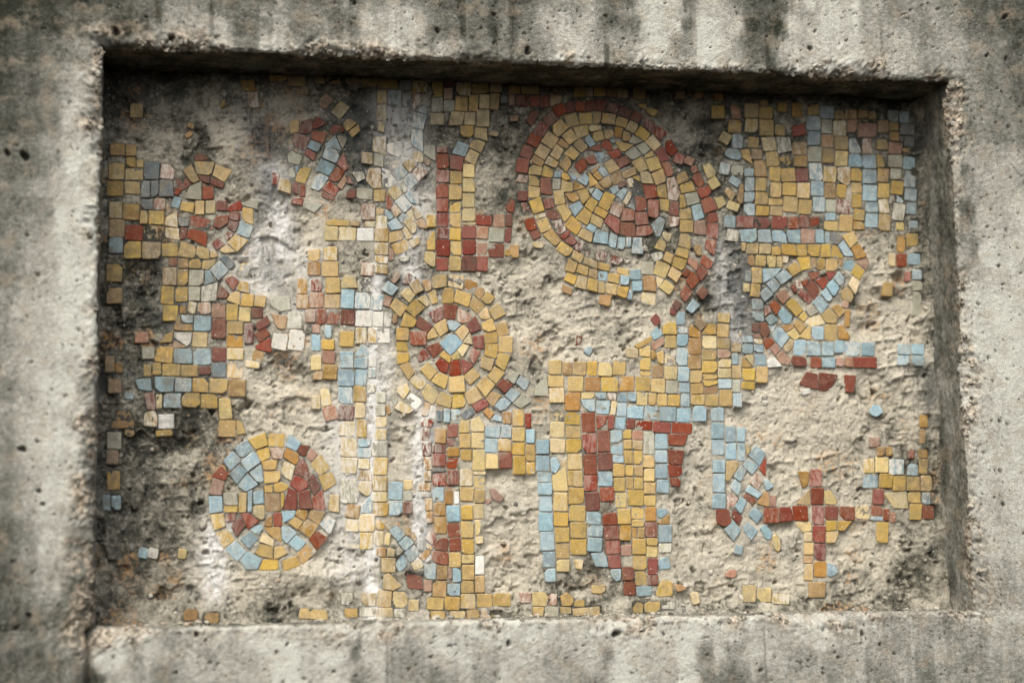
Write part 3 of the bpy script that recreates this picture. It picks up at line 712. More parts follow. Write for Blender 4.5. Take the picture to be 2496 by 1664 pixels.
b010177,5672,154,4,150,-104,-4,-108
y010155,5554,213,-6,200,-146,-13,-140
y010392,5650,201,-5,178,-248,-23,-243
o010596,5554,172,4,167,-118,-5,-122
p08720,5823,171,-57,123,-175,-48,-118
b08650,5604,171,-5,155,-185,-16,-180
r08836,5597,252,-7,237,-179,-15,-172
r09104,5591,246,-6,231,-173,-15,-167
r09366,5603,229,-2,216,-181,-13,-179
r09613,5607,154,-4,138,-183,-17,-179
r09786,5629,140,-4,123,-185,-17,-181
r09940,5622,156,-5,139,-181,-16,-177
G08689,5415,186,-28,150,-195,-36,-167
b08863,5399,263,20,264,-141,191,-183,24,-174
b09141,5400,187,12,224,-187,1,-177
b09357,5406,204,5,218,-191,7,-165
b09571,5405,197,12,219,-201,24,-175
t09802,5433,203,-6,184,-216,-19,-210
b010007,5431,130,-10,130,-215,7,-205
b010160,5400,77,-3,61,-174,-16,-171
k010239,5393,110,2,187,-94,107,-184,9,-169
y08888,5210,65,1,53,-125,11,-119
y08965,5203,185,-2,174,-153,-10,-151
p09165,5205,171,-3,159,-158,-11,-156
y09345,5167,138,2,133,-129,-4,-132
y09494,5201,190,4,227,-167,2,-150
y09714,5206,152,-5,154,-174,9,-177
y09890,5207,186,-6,170,-179,-16,-174
y010087,5210,143,3,135,-187,-7,-190
y010243,5204,76,2,195,-194,0,-184
b010347,5201,89,76,238,-155,88,-166
y010419,5339,164,78,237,-64,114,-179,36,-75
o010538,5174,133,61,242,-125,79,-179
t010598,4967,190,78,227,2,167,-125
b010432,4976,146,9,143,-82,97,-156,-34,-120
y010530,4799,88,136,211,39,130,-112
p010475,4629,66,126,181,55,107,-140
o08997,5037,92,-3,79,-159,-14,-156
y09105,5037,150,-5,135,-169,-14,-164
p09270,5029,135,-5,120,-172,-15,-167
p09414,5019,76,2,70,-155,-6,-157
P09504,5031,86,2,82,-99,-4,-100
y09556,4855,131,99,223,-33,84,-130
y09724,5010,185,17,200,-159,51,-188
o09930,5014,74,5,76,-152,2,-157
y010023,5006,120,2,113,-170,-7,-172
y010162,5005,171,-2,157,-184,-14,-182
o010347,4997,60,2,56,-96,-4,-97
b08938,4808,79,1,73,-168,-6,-169
y09030,4855,155,2,147,-225,-7,-228
b09191,4844,296,5,185,-114,8,-209
b49370,4735,156,103,271,-3,107,-135
b49239,4619,116,103,225,-20,102,-130
b49129,4481,113,106,215,-14,82,-127
b410254,4723,93,108,169,12,145,-82,80,-114
b410141,4608,95,90,210,-16,106,-175
b410051,4492,82,91,185,-60,111,-137
b49918,4366,124,103,250,-28,131,-173
g49806,4256,119,65,210,-32,69,-96
r49870,4791,188,17,139,-72,61,-109
r410136,4805,170,3,63,-132,22,-68
r49977,4687,159,78,196,-15,112,-143
r49800,4607,141,86,269,-54,160,-211
r49765,4666,126,47,44,-73
T49647,4663,101,38,152,-112,58,-98
r49594,4601,55,27,120,-78,65,-111
r49710,4487,70,82,248,-71,170,-159
t49370,4456,140,98,229,-18,110,-122
r49276,4326,92,87,174,-30,96,-152
r49195,4264,95,46,107,-42,11,-118
b49018,4398,122,29,178,-41,157,-173,4,-142
b49013,4225,182,3,176,-148,4,-129
b49207,4124,101,88,197,-27,68,-114
b49391,4208,91,79,235,-42,196,-150,88,-157
b49268,3907,146,116,298,-41,166,-207
B49249,4020,121,1,51,-90
y49503,4341,139,104,284,-89,182,-192
y49701,4147,107,101,149,-1,91,-73
o49449,4015,140,43,193,-16,70,-83
p49530,3911,111,81,194,-44,104,-96
o49619,4050,77,80,208,-26,100,-144
P49794,4066,123,115,255,104,301,-7,99,-61
y49702,3862,106,126,186,157,178,-51
b49903,4017,181,2,173,-195,-7,-196
y410101,4052,183,2,173,-233,-9,-235
o410294,4042,71,1,177,-140,167,-211,-1,-206
y410039,4192,135,99,258,-21,244,-125,80,-121
o410201,4305,123,45,218,-62,123,-164
y410366,4534,96,68,206,-39,140,-168,7,-112
t410397,4425,92,-14,64,-141,-29,-126
o410419,4275,82,-3,57,-263,-25,-259
m49016,4053,123,28,85,-141,-21,-117
r49143,4071,81,1,138,-147,45,-246,-19,-166
t49018,3902,102,12,130,-70,11,-49
r49158,3812,115,68,185,-26,53,-133
t49257,3708,107,65,166,-30,73,-117
t49349,3592,96,83,239,-57,193,-137,46,-106
y49456,3715,111,118,172,105,130,-24,54,-95
b49629,3829,182,-8,161,-232,-20,-224
b49823,3808,214,-5,197,-218,-16,-213
b410051,3807,177,-4,161,-214,-16,-210
b410244,3822,134,-3,120,-184,-14,-181
B410394,3804,238,-9,218,-216,-20,-206
b410648,3800,201,-8,181,-204,-19,-196
r49590,3591,217,-9,204,-151,-13,-142
r49873,3580,163,-6,149,-157,-14,-150
b410051,3583,193,-5,181,-151,-11,-146
t410261,3583,107,-5,94,-136,-13,-132
t410384,3584,126,-6,113,-144,-13,-138
r410522,3583,340,3,334,-150,-7,-152
y09016,4621,140,-10,116,-199,-23,-189
p08897,4624,99,1,94,-125,-4,-126
b08865,3868,151,2,148,-93,-3,-95
P09031,3830,133,-5,128,-70,-6,-65
b08861,3761,152,1,147,-140,-5,-142
b09029,3747,141,1,137,-108,-4,-109
b09035,3623,177,2,171,-173,-6,-174
b08699,3624,91,1,85,-162,-6,-163
y08698,3779,151,-6,139,-144,-12,-138
o011267,5385,131,-4,104,-272,-27,-268
y011410,5399,184,4,175,-186,-9,-190
p011116,5096,106,2,97,-187,-9,-189
r011239,5098,158,4,149,-192,-9,-195
b011418,5112,194,-3,179,-178,-15,-176
b011473,4869,148,-2,136,-147,-12,-145
r011365,4838,87,2,80,-146,-7,-148
g011469,4707,156,2,149,-141,-7,-144
y011011,4675,147,-5,127,-206,-20,-201
g011476,4552,127,-3,96,-363,-31,-360
b011198,3785,196,-8,180,-165,-16,-157
b011411,3787,195,-7,179,-161,-16,-153
b011195,3612,169,-4,157,-145,-11,-141
b011421,3617,182,-4,170,-155,-13,-150
p011254,5561,127,3,122,-116,-6,-119
b011454,5589,142,3,137,-105,-5,-108
y0103,5572,166,5,168,-219,3,-223
o0287,5558,216,-6,208,-230,-8,-223
y0512,5462,103,-3,96,-179,-7,-176
y0629,5469,202,-6,194,-189,-7,-182
P0848,5381,148,84,157,-133,-25,-110
k0516,5619,160,4,162,-140,2,-144
T0687,5643,155,4,157,-159,2,-163
y01049,5603,176,-9,159,-154,-17,-126
y01229,5616,122,4,123,-189,1,-192
p01366,5626,131,4,133,-184,1,-187
m01511,5627,145,4,146,-134,0,-137
r01673,5555,133,80,183,43,171,-55,-10,-74
g01872,5599,81,53,197,43,191,-88,8,-35
y01863,5543,145,-23,140,-240,-26,-179
b01820,5360,186,-77,125,-246,-33,-182
k01007,5390,139,-36,133,-131,14,-128
r01160,5419,90,2,303,-71,315,-195,138,-170,-6,-178
r01480,5355,35,59,197,83,186,-34,72,-115,0,-90
m01694,5483,143,-10,134,-124,-9,-115
m01683,5367,136,-34,74,-178,-27,-106
M01613,5179,68,44,140,1,43,-101
r01529,5115,107,-80,-18,-167,-73,-64
r01136,5205,56,36,272,-21,248,-218,-13,-89
m01045,5259,97,-23,53,-163,-12,-187
y0103,5334,203,5,206,-229,3,-233
r0323,5271,227,-8,219,-215,-8,-207
y0542,5271,253,-1,202,-207,35,-224
P0827,5250,191,-8,206,-171,15,-138
b0107,5092,187,-2,183,-211,-5,-208
y0304,5043,222,5,224,-225,3,-229
y0538,5040,246,5,248,-217,2,-222
y0796,5034,216,4,217,-184,2,-188
y01049,5071,207,-78,176,-239,-44,-216
y01265,5008,162,-48,155,-188,-21,-166
y01437,4938,81,-11,95,-80,0,-106
y01556,4958,91,75,218,-24,47,-54
y01654,5056,113,119,295,37,136,-130
r0905,4837,97,-4,91,-120,-14,-109
o01014,4822,129,15,130,-124,-6,-121
y01160,4828,164,-9,146,-139,-5,-130
y01335,4812,175,17,164,-53,73,-125,-12,-127
k01557,4848,82,51,216,-78,136,-162
b01427,4680,140,133,257,-3,117,-143
b01363,4671,68,8,131,-151,2,-200
Y01762,4683,84,101,206,104,182,-59,85,-98
o0810,4705,182,4,184,-237,3,-240
y01005,4685,138,2,140,-226,2,-229
g01160,4680,192,-4,186,-221,-5,-217
r01617,4556,121,58,210,-25,125,-164
y01785,4413,51,134,160,111,173,-42
y075,4735,213,4,216,-235,3,-239
o086,4420,206,3,209,-205,3,-208
y0795,4454,173,-3,167,-246,-5,-242
y0978,4441,162,2,164,-195,2,-198
g01154,4446,152,3,154,-186,2,-188
G01324,4449,216,65,194,-183,-10,-199
m01572,4478,120,-108,73,-182,-59,-184
y01726,4390,108,2,102,-181,-85,-118
y01852,4376,169,-15,152,-188,-17,-172
y02033,4353,149,-14,133,-172,-16,-158
P01160,4255,108,-18,82,-176,-26,-158
T01269,4242,175,3,177,-166,2,-168
t01457,4232,185,2,186,-193,2,-195
y01658,4226,152,-6,142,-230,-10,-224
p01822,4187,155,-6,145,-203,-9,-196
m01987,4173,151,2,151,-133,1,-135
m02028,3967,162,119,214,-6,39,-104
y0824,4197,192,-4,186,-215,-5,-210
o01039,4189,87,1,88,-102,1,-103
b01062,4073,151,2,151,-115,1,-116
y0986,4044,64,1,65,-103,1,-104
g02214,4218,85,125,281,128,293,-58,146,-85
o02251,4106,214,-35,177,-222,61,-197
G02470,4134,185,-22,185,-229,-12,-232
T02687,3972,111,1,111,-120,0,-121
b01228,4066,229,-9,220,-217,-9,-207
m01469,4029,186,-8,174,-279,-12,-271
y01665,3987,212,-5,208,-170,-4,-165
o01664,3809,213,-6,209,-167,-4,-162
m01888,3967,124,2,125,-271,1,-272
r02059,3761,-52,52,117,146,183,64,36,-62
r02034,3673,199,103,225,-102,13,-54
W02279,3845,200,-33,164,-241,-35,-207
W02491,3897,212,-16,188,-296,-23,-279
o0974,3948,234,-5,232,-94,-3,-89
w0974,3845,227,-4,218,-141,167,-201,-10,-79
p01207,3841,194,2,195,-204,2,-206
y0854,3801,108,67,91,-96,-70,-111
o0959,3742,183,-105,-12,-120
t0456,3833,178,2,180,-144,2,-146
g0553,3633,164,2,165,-157,2,-158
y0748,3648,217,-18,200,-230,-35,-199
b0969,3617,240,3,241,-201,2,-202
b01221,3620,231,2,233,-220,2,-222
m01463,3636,189,1,190,-185,1,-186
Y01668,3633,214,-5,209,-161,-5,-155
Y01670,3464,207,-6,200,-242,-7,-235
k01467,3438,187,2,188,-203,2,-204
o02028,3619,137,-50,91,-181,-46,-131
P01912,3463,185,-15,178,-100,-7,-85
o083,3513,121,2,124,-217,3,-217
o0217,3424,97,0,98,-133,2,-134
y0574,3402,104,1,105,-166,1,-167
y0691,3426,118,1,119,-163,2,-163
y0821,3410,229,2,230,-156,1,-157
y01064,3399,223,1,224,-157,2,-158
m01299,3381,155,1,156,-107,1,-108
b0461,3207,209,19,223,-162,57,-139
b0723,3247,255,-5,245,-207,8,-214
b0988,3241,220,-17,215,-207,-4,-196
y01220,3227,207,-6,202,-195,-5,-188
y01442,3226,234,-11,225,-206,-9,-194
o01687,3215,230,-7,223,-239,-7,-232
m0586,3015,121,19,170,-208,43,-215
p0743,3016,77,0,79,-195,2,-195
b0838,3030,231,-7,226,-200,-5,-193
y01079,3024,233,1,235,-183,1,-184
y01326,3016,218,1,219,-193,1,-194
p01555,2963,155,-5,187,-275,14,-288
o0123,3205,176,1,178,-180,2,-181
o0183,2645,80,157,209,157,281,36,271,-84,-22,-84
P0592,2773,139,24,178,-66,167,-200,2,-176
w0777,2748,203,1,205,-191,2,-191
y01562,2673,222,-8,215,-228,-6,-220
y01786,2659,81,0,130,-170,13,-194
y0745,2532,212,19,220,-64,8,-83
o0348,2541,118,0,119,-88,1,-88
b0331,3025,117,0,118,-84,1,-85
g0115,2513,187,0,190,-226,3,-225
t0112,2274,152,0,154,-186,3,-186
y03660,5658,144,4,123,-149,12,-183
g02681,5638,197,-7,272,-18,135,-148,18,-85
T03465,5627,190,4,189,-216,-1,-220
y02978,5379,112,41,328,20,328,-59,17,-53
y03319,5391,114,2,114,-71,-1,-74
P03515,5392,141,4,140,-77,-1,-81
p02969,5311,181,-2,174,-200,-7,-197
P03164,5309,232,-3,225,-190,-7,-187
w03407,5296,228,5,227,-174,-1,-179
o03859,5580,78,52,171,-47,75,-132
b03787,5503,21,69,129,-44,61,-92
P03669,5475,153,3,152,-186,-2,-189
y03648,5300,188,5,187,-188,-1,-192
y03651,5098,182,-2,176,-171,-7,-168
Y03652,4917,182,-3,177,-108,-4,-105
y03652,4799,176,-6,169,-135,-8,-128
b03959,5452,87,75,145,18,57,-72
b03815,5371,124,88,234,-58,64,-108
p04074,5520,81,70,133,-107,107,-120
y04170,5601,40,13,147,-127,43,-172
o04204,5406,128,62,173,-97,55,-90
p04042,5388,66,62,176,-19,193,-113,127,-165
y04026,5285,52,40,152,-104,65,-147
y03849,5242,162,43,213,-75,-1,-154
y04111,5131,132,68,158,-28,54,-108
y03864,5073,216,94,282,-47,72,-146
t03837,5049,65,-48,77,-176,13,-209
G03964,4893,177,42,151,-35,50,-49
y04368,5502,125,3,123,-176,-2,-179
r04510,5529,168,-2,160,-190,-9,-188
y04690,5528,161,4,159,-186,-2,-190
p04865,5603,186,5,184,-177,-2,-181
p04865,5406,181,5,180,-30,0,-34
m04501,5325,171,4,169,-146,-1,-150
y04689,5328,159,-2,151,-176,-8,-174
y04371,5105,78,168,116,143,113,-101,-1,-97
r04500,5162,184,4,182,-232,-2,-236
y04699,5137,149,3,146,-194,-2,-197
p04344,4990,142,3,134,-214,74,-209,-14,-140
r04496,4911,169,3,167,-179,-1,-182
y04678,4927,161,3,159,-202,-2,-205
r04863,5361,195,-2,186,-188,-9,-185
r05070,5527,220,-10,207,-164,-13,-153
t05300,5531,167,4,164,-176,-3,-180
r05481,5542,82,3,79,-180,-3,-182
t05075,5360,159,-8,144,-184,-14,-176
g05247,5344,207,-10,190,-212,-17,-202
m05470,5349,91,-4,74,-209,-17,-204
r04863,5159,190,4,187,-198,-3,-202
t05065,5127,145,3,143,-161,-2,-164
m05228,5126,221,-7,208,-203,-13,-196
m04858,4945,197,-3,186,-223,-10,-219
r05069,4951,154,-3,143,-228,-11,-226
r05467,5632,83,132,145,95,127,-66,64,-79
o05456,5051,80,2,79,-101,-2,-103
y02742,4989,160,3,160,-158,-1,-161
Y02952,5000,75,39,186,29,186,-161,0,-164
o02738,4814,176,3,176,-180,0,-183
y02928,4824,222,4,222,-203,0,-207
r02784,4582,142,2,142,-167,0,-169
y02976,4606,199,3,198,-212,0,-215
t02763,4401,191,-4,183,-217,-7,-213
y02963,4377,207,4,206,-194,0,-197
o02590,4588,142,2,142,-210,0,-212
o02584,4363,163,2,163,-188,0,-191
p03185,4546,46,81,190,84,228,-85,6,-88
T03463,4822,178,-13,161,-190,-16,-177
G03409,4624,221,3,220,-200,0,-203
b03189,4448,178,-3,168,-266,-10,-262
B03382,4411,205,-7,192,-234,-13,-226
B03599,4379,159,-6,147,-219,-12,-213
t03797,4381,96,-34,43,-176,-52,-143
t03859,4571,104,164,141,69,62,-37
m04025,4540,64,165,145,112,95,-13
b03736,4447,90,131,241,32,137,-86
t02704,4171,136,2,136,-183,0,-184
r02854,4171,132,2,132,-212,0,-213
r03002,4170,172,-4,165,-210,-7,-206
m03190,4174,185,-8,173,-215,-11,-208
W03389,4171,229,-9,216,-237,-13,-228
p33986,4400,107,95,226,-15,138,-131
y34114,4534,114,81,214,-80,86,-153
o34288,4569,125,57,137,-105,53,-148
y34418,4667,224,4,223,-155,24,-197
Y34659,4672,226,-16,204,-202,-8,-158
o34909,4630,171,-73,85,-227,-50,-168
o35008,4399,74,131,178,71,91,-72
y35197,4454,116,-85,11,-203,-85,-125
y35209,4185,136,115,255,-43,88,-144
y33846,4220,80,128,246,12,151,-151
y34060,4185,139,154,281,27,127,-120
y34219,4338,135,43,191,-82,139,-119
y34353,4415,135,62,162,-134,72,-161
y34578,4493,162,-3,152,-219,-10,-216
y34768,4469,217,-66,165,-250,-37,-169
y34937,4253,83,126,240,-1,121,-127
y35067,4119,121,121,178,-40,63,-79
r34381,4140,187,99,205,-69,79,-140
r34590,4263,198,-4,169,-211,-2,-200
T34787,4219,211,-96,117,-241,-3,-197
r34901,3982,125,124,220,-54,68,-124
r34990,3825,148,15,166,-174,5,-169
r34925,3504,54,163,182,113,72,-72
r34809,3495,56,23,193,-67,46,-205
r34671,3471,128,24,161,-174,55,-197,-22,-177
r34467,3445,56,79,192,-2,161,-135,60,-107
r34211,3566,108,96,202,-36,30,-113
r34120,3874,235,17,221,-181,5,-190
r34198,3965,52,141,239,9,175,-105
r34331,3667,168,73,250,-30,113,-154
y34519,3557,62,61,167,-18,151,-116
y34443,3973,178,101,206,-76,94,-160
b34638,4027,55,23,196,-39,90,-138,28,-108
y34744,3885,111,104,209,14,97,-132
p34841,3741,114,128,150,-36
p34775,3627,72,99,172,72,70,-99
p34678,3541,98,83,143,-24,34,-52
y34366,3854,85,92,144,-42,-8,-89
b34530,3723,175,161,324,20,147,-175
y33992,3948,64,202,227,96,186,-12
y33944,3937,172,-11,158,-183,-14,-178
y33930,3736,151,14,169,-125,18,-139
y33941,3590,163,2,170,-116,6,-161
y33970,3401,126,76,216,-74,127,-193
Y34094,3223,111,63,260,-56,156,-171
p34252,2990,101,184,275,64,188,-106
y34466,2903,77,156,241,88,202,-68
y34709,3037,134,0,196,-174,-16,-207
y34846,3042,188,97,277,-69,81,-172
y35031,3148,125,130,263,13,116,-165
y35185,3275,100,142,256,62,121,-114
y35305,3437,45,170,209,131,121,-93
y35361,3827,194,2,184,-232,-18,-220
y35311,4006,157,41,196,-149,38,-183
y35114,4006,147,78,210,-95,34,-128
y35155,3873,182,17,180,-134,6,-150
y35170,3720,176,-5,144,-206,-17,-164
y35117,3554,166,-49,123,-219,-29,-157
y34844,3274,152,119,249,9,103,-128
y34652,3264,209,15,227,-211,-2,-212
y34403,3198,111,144,254,66,197,-111
y34253,3353,108,114,246,-10,136,-149
r05307,3153,97,96,238,13,118,-118
b05424,3012,99,111,219,25,105,-99
b05280,2867,124,134,243,43,105,-98
g05531,2903,137,133,266,31,116,-76
g05466,3242,56,107,169,78,89,-88
b05573,3195,77,101,203,4,137,-123
o05152,2971,86,97,233,46,108,-123
r04963,2877,182,90,248,1,58,-103
o05114,2785,64,69,172,-12,94,-101
k04797,2765,168,97,204,-2,63,-100
b05227,2680,58,75,160,35,152,-32
o04319,2919,84,-23,34,-200,-49,-178
W04396,2876,78,-7,60,-193,-18,-186
b04580,2831,88,-3,79,-193,-8,-190
B04681,2825,132,-5,124,-192,-9,-187
k04477,2811,86,0,84,-162,-1,-162
W04023,2944,112,111,289,-15,164,-139
P03963,3114,113,63,154,-34,67,-168,-25,-62
G03838,3014,94,54,107,-94,66,-161
P03890,2832,102,101,287,-18,170,-91
r04272,2655,60,59,168,-1,127,-89,-12,-57
o03780,2870,58,11,80,-115,22,-126
W03631,4150,131,-5,119,-214,-12,-208
W03777,4148,102,-4,90,-212,-12,-208
o03899,4125,65,-11,40,-147,-25,-136
y03172,3878,194,-5,186,-217,-8,-212
Y03377,3925,163,2,162,-214,-1,-215
Y03551,3927,117,1,116,-216,-1,-217
W03684,3924,166,2,165,-205,-1,-206
b03365,3571,116,145,231,50,168,-53,4,-32
b03171,3601,181,1,180,-228,-1,-229
b03367,3518,178,-5,173,-149,-5,-144
b03145,3361,221,-6,212,-234,-8,-228
b03380,3360,157,-5,148,-221,-9,-217
B03148,3116,194,1,193,-231,-1,-231
y03357,3129,167,1,166,-210,0,-211
m03149,2874,214,-7,206,-209,-7,-202
p03373,2905,138,1,137,-212,-1,-212
P03168,2659,213,-11,202,-211,-11,-200
y03391,2679,132,0,130,-244,-1,-244
G03538,3168,120,1,120,-136,-1,-137
W03556,3542,111,1,110,-156,0,-157
b03549,3371,104,1,104,-128,0,-128
g03664,3051,124,0,123,-151,-1,-151
g03648,2885,131,0,130,-154,-1,-154
p03640,2716,156,1,155,-144,0,-145
p03644,2561,154,-8,145,-161,-9,-153
b02968,3951,92,-3,86,-179,-7,-177
y02922,3762,171,-4,166,-143,-5,-139
b02787,3830,123,-3,115,-228,-8,-225
t02935,3611,171,-10,158,-182,-12,-172
p02777,3535,143,1,143,-192,-1,-193
o02947,3424,189,-8,178,-214,-11,-205
o02807,3329,126,1,126,-115,0,-116
t02792,3968,108,1,108,-124,0,-125
P02891,3090,128,23,169,-217,42,-240
P02795,3004,112,0,111,-185,-1,-185
t02925,2829,177,49,226,-135,49,-183
o04458,2565,152,-8,139,-207,-13,-199
m04282,2569,100,-5,89,-177,-10,-171
r04621,2623,146,1,144,-184,-2,-184
y04786,2670,150,0,148,-171,-2,-171
p04949,2666,118,65,195,-79,183,-148,-2,-148
o05397,2789,120,1,117,-165,-2,-165
y05532,2829,160,0,156,-239,-4,-239
b05151,2593,210,13,195,-162,-2,-149
b05373,2612,139,-5,130,-184,-9,-179
y05521,2575,180,0,177,-195,-3,-194
b07902,4201,131,2,126,-181,-5,-183
B07907,4003,157,2,154,-105,-3,-107
b07908,3882,157,-3,146,-172,-11,-168
B07897,3702,160,-7,139,-262,-21,-256
b07911,3432,160,-7,142,-217,-18,-209
b07917,3207,155,-7,144,-148,-12,-141
b07934,3046,130,1,124,-183,-5,-184
y07700,3999,75,57,187,59,195,-118,-9,-120
y07724,3867,167,2,162,-179,-5,-180
p07711,3603,65,-13,156,-68,154,-162,-5,-157
p07714,3433,182,-8,166,-191,-15,-183
b07519,3899,96,92,182,-22,50,-110
y07271,3717,255,150,275,65,65,-42
t07507,3746,189,104,216,4,49,-92
r07524,4105,81,79,172,-24,63,-116
y07421,3683,95,91,81,-121,-73,-116,-71,-1
p07141,3611,41,77,198,66,188,-76,12,-52
y07360,3549,156,1,151,-179,-4,-180
y07355,3355,156,1,154,-54,-1,-55
o07522,3650,61,1,58,-126,-3,-126
y07643,3654,56,-13,51,-192,-17,-182,-59,-66
o07526,3451,169,1,164,-180,-5,-181
y06048,3503,182,1,178,-195,-3,-197
o06245,3479,141,1,137,-182,-4,-183
y06406,3494,179,-8,164,-202,-15,-194
y06598,3496,147,-3,136,-206,-11,-202
p06759,3476,197,-5,186,-189,-11,-183
y06972,3500,176,-5,164,-200,-12,-195
y06051,3298,215,-10,203,-170,-12,-160
Y06056,3120,206,1,202,-206,-4,-206
p06063,2899,189,1,185,-236,-4,-236
p06062,2648,196,0,192,-213,-4,-213
y06320,3282,225,1,220,-210,-5,-211
o06564,3279,220,-6,208,-210,-12,-203
y06794,3274,242,2,237,-205,-5,-206
o07049,3291,221,2,215,-214,-5,-215
y07285,3285,217,2,211,-202,-5,-203
y07518,3260,196,-9,180,-203,-15,-194
g07728,3235,175,-8,160,-191,-15,-183
p06504,3059,193,1,191,-81,-2,-82
b06715,3058,142,-11,133,-94,-9,-82
T06872,3060,141,-12,129,-113,-11,-101
b07026,3066,137,-6,127,-140,-10,-133
b07178,3066,117,-6,107,-133,-10,-128
p07308,3070,151,-4,140,-188,-11,-183
y07473,3051,113,-3,102,-170,-10,-167
y07600,3047,140,-4,129,-173,-11,-169
y07755,3037,167,-8,154,-171,-13,-163
o06279,3063,215,-11,197,-265,-19,-255
b06497,2963,204,0,207,-163,132,-176,11,-82
b06726,2960,189,-15,167,-211,-21,-195
P06934,2941,79,-11,47,-200,-31,-190
b07017,2919,132,-7,118,-193,-14,-186
b07162,2882,235,-15,217,-191,-17,-175
b07409,2874,203,-10,188,-196,-15,-186
b07624,2862,234,-7,221,-205,-13,-198
b07870,2847,208,0,202,-198,-5,-198
b08094,2879,204,1,198,-219,-6,-220
b08368,2858,188,1,181,-197,-6,-197
b08361,2646,191,0,184,-231,-7,-230
b08567,2592,153,0,145,-224,-7,-223
b08733,2576,122,0,116,-206,-7,-206
y06268,2792,223,-7,213,-184,-10,-176
y06272,2599,220,0,217,-174,-4,-174
r06498,2770,190,10,199,-261,9,-271
r06701,2754,174,-19,144,-113,40,-204,11,-201
r06871,2742,103,-13,77,-189,3,-190
b06983,2722,148,-10,132,-176,-15,-166
r07142,2693,124,-6,113,-139,-10,-132
r07281,2683,233,-15,219,-152,-13,-137
r07527,2659,257,-17,242,-168,-15,-150
r07797,2645,291,-15,279,-160,-12,-146
o08158,4017,74,97,200,16,97,-82
o08076,4007,53,17,180,-94,164,-174,3,-153
y08269,3914,103,130,214,131,209,-26,-13,-35
y08514,4194,176,-7,164,-142,-11,-135
y08502,4042,175,-4,162,-197,-13,-192
o08073,3828,181,2,174,-227,-7,-228
p08274,3872,208,-5,196,-187,-12,-182
y08495,3835,190,-4,180,-150,-9,-145
y08266,3675,213,-5,203,-156,-10,-151
t08491,3672,192,2,188,-118,-4,-119
p08499,3540,184,-4,176,-119,-8,-114
o08058,3586,189,2,183,-195,-6,-196
y08262,3510,222,-5,210,-171,-11,-165
y08078,3376,177,2,172,-172,-5,-173
p08491,3408,188,1,184,-136,-4,-137
y08264,3330,214,-5,212,-71,12,-85
y08264,3230,215,14,213,-35,63,-83,21,-75
y08077,3180,184,17,193,-124,9,-140
b08492,3256,191,1,187,-134,-4,-135
o08280,3126,183,45,205,-2,189,-71,4,-79
y08078,3033,204,1,200,-140,-4,-141
y08300,3039,184,-5,173,-169,-11,-163
y08499,3105,188,1,180,-232,-8,-233
y08695,3448,139,1,133,-182,-6,-183
g08699,3250,116,0,110,-180,-6,-181
B08700,3055,131,0,125,-188,-6,-189
m06465,3860,77,-13,49,-152,-28,-139
b06603,3720,89,-50,28,-151,-61,-100
b05713,2550,119,0,116,-192,-3,-192
g05855,3143,169,123,191,-139,-15,-127
b05853,2404,185,-1,182,-194,-3,-194
p06058,2426,212,-11,198,-205,-14,-193
y06278,2412,217,0,213,-191,-3,-190
r06504,2487,202,7,206,-264,4,-271
r06720,2529,175,6,179,-289,4,-295
b06911,2539,163,0,159,-170,-4,-170
b06920,2361,168,-14,150,-167,-17,-152
y07087,2545,122,0,119,-126,-3,-126
t07227,2536,145,-7,135,-133,-10,-125
y07094,2405,112,0,109,-132,-4,-131
o07224,2397,141,-7,130,-139,-10,-132
G07380,2517,155,0,147,-318,-8,-317
b07547,2487,177,0,171,-215,-6,-214
r07733,2488,285,-13,233,-166,3,-153
b07543,2259,175,-1,170,-175,-4,-175
r07726,2265,238,-13,198,-219,8,-192
b07541,2072,177,-1,171,-210,-5,-209
r07723,2060,195,-26,190,-174,9,-173
r07743,1871,170,5,140,-121,10,-95
b07557,1852,178,-10,164,-191,-15,-181
b05854,2196,188,-1,184,-222,-4,-221
b06052,2148,63,23,139,-86,71,-201,3,-186
p06070,1908,197,140,218,-205,3,-210
Y06183,2129,95,46,92,-104,10,-103
y06292,2207,207,0,203,-211,-4,-210
r06508,2201,192,9,201,-269,9,-278
m06716,2221,203,6,206,-234,4,-240
b06934,2185,153,0,151,-99,-2,-99
y07101,2259,119,0,114,-191,-5,-191
y07235,2248,122,0,117,-185,-5,-185
y07373,2190,156,-8,143,-175,-13,-167
y06944,2079,162,-14,142,-192,-20,-178
y07113,2053,107,0,104,-148,-4,-147
o07235,2048,126,-1,122,-150,-4,-149
p07375,2008,153,-6,142,-187,-11,-181
y06943,1881,157,-1,152,-189,-4,-188
y07119,1892,103,-4,93,-171,-10,-167
y07234,1887,121,-1,116,-170,-4,-169
y07368,1811,168,-1,164,-158,-4,-157
b05873,1964,191,-10,181,-143,-9,-133
b05864,1813,195,-1,192,-163,-3,-161
b05883,1636,185,-2,181,-212,-3,-210
b05870,1411,201,-2,196,-251,-5,-249
b05891,1149,193,-2,188,-250,-5,-248
b05918,887,179,-2,175,-220,-4,-217
y06083,1686,202,-1,197,-260,-4,-259
y06091,1419,200,-12,186,-200,-13,-188
y06100,1211,197,-2,193,-207,-3,-205
y06106,993,188,-2,184,-209,-4,-207
p06110,774,182,-3,179,-165,-3,-163
y06294,1983,209,-1,204,-225,-5,-224
y06298,1744,217,-1,213,-224,-4,-222
y06309,1514,228,-14,212,-234,-17,-220
y06313,1274,224,-2,220,-214,-4,-212
y06310,1047,226,-2,222,-213,-4,-210
r06515,1911,189,6,192,-209,3,-214
b06721,1971,208,-1,204,-209,-5,-208
m06522,1680,211,13,224,-243,13,-255
r06745,1744,193,9,199,-177,6,-185
p06960,1679,161,-1,156,-212,-5,-211
y07136,1706,225,-2,220,-212,-5,-211
y07372,1639,163,-1,159,-149,-4,-148
b06547,1425,213,-13,200,-183,-12,-170
r06758,1548,187,5,189,-137,2,-142
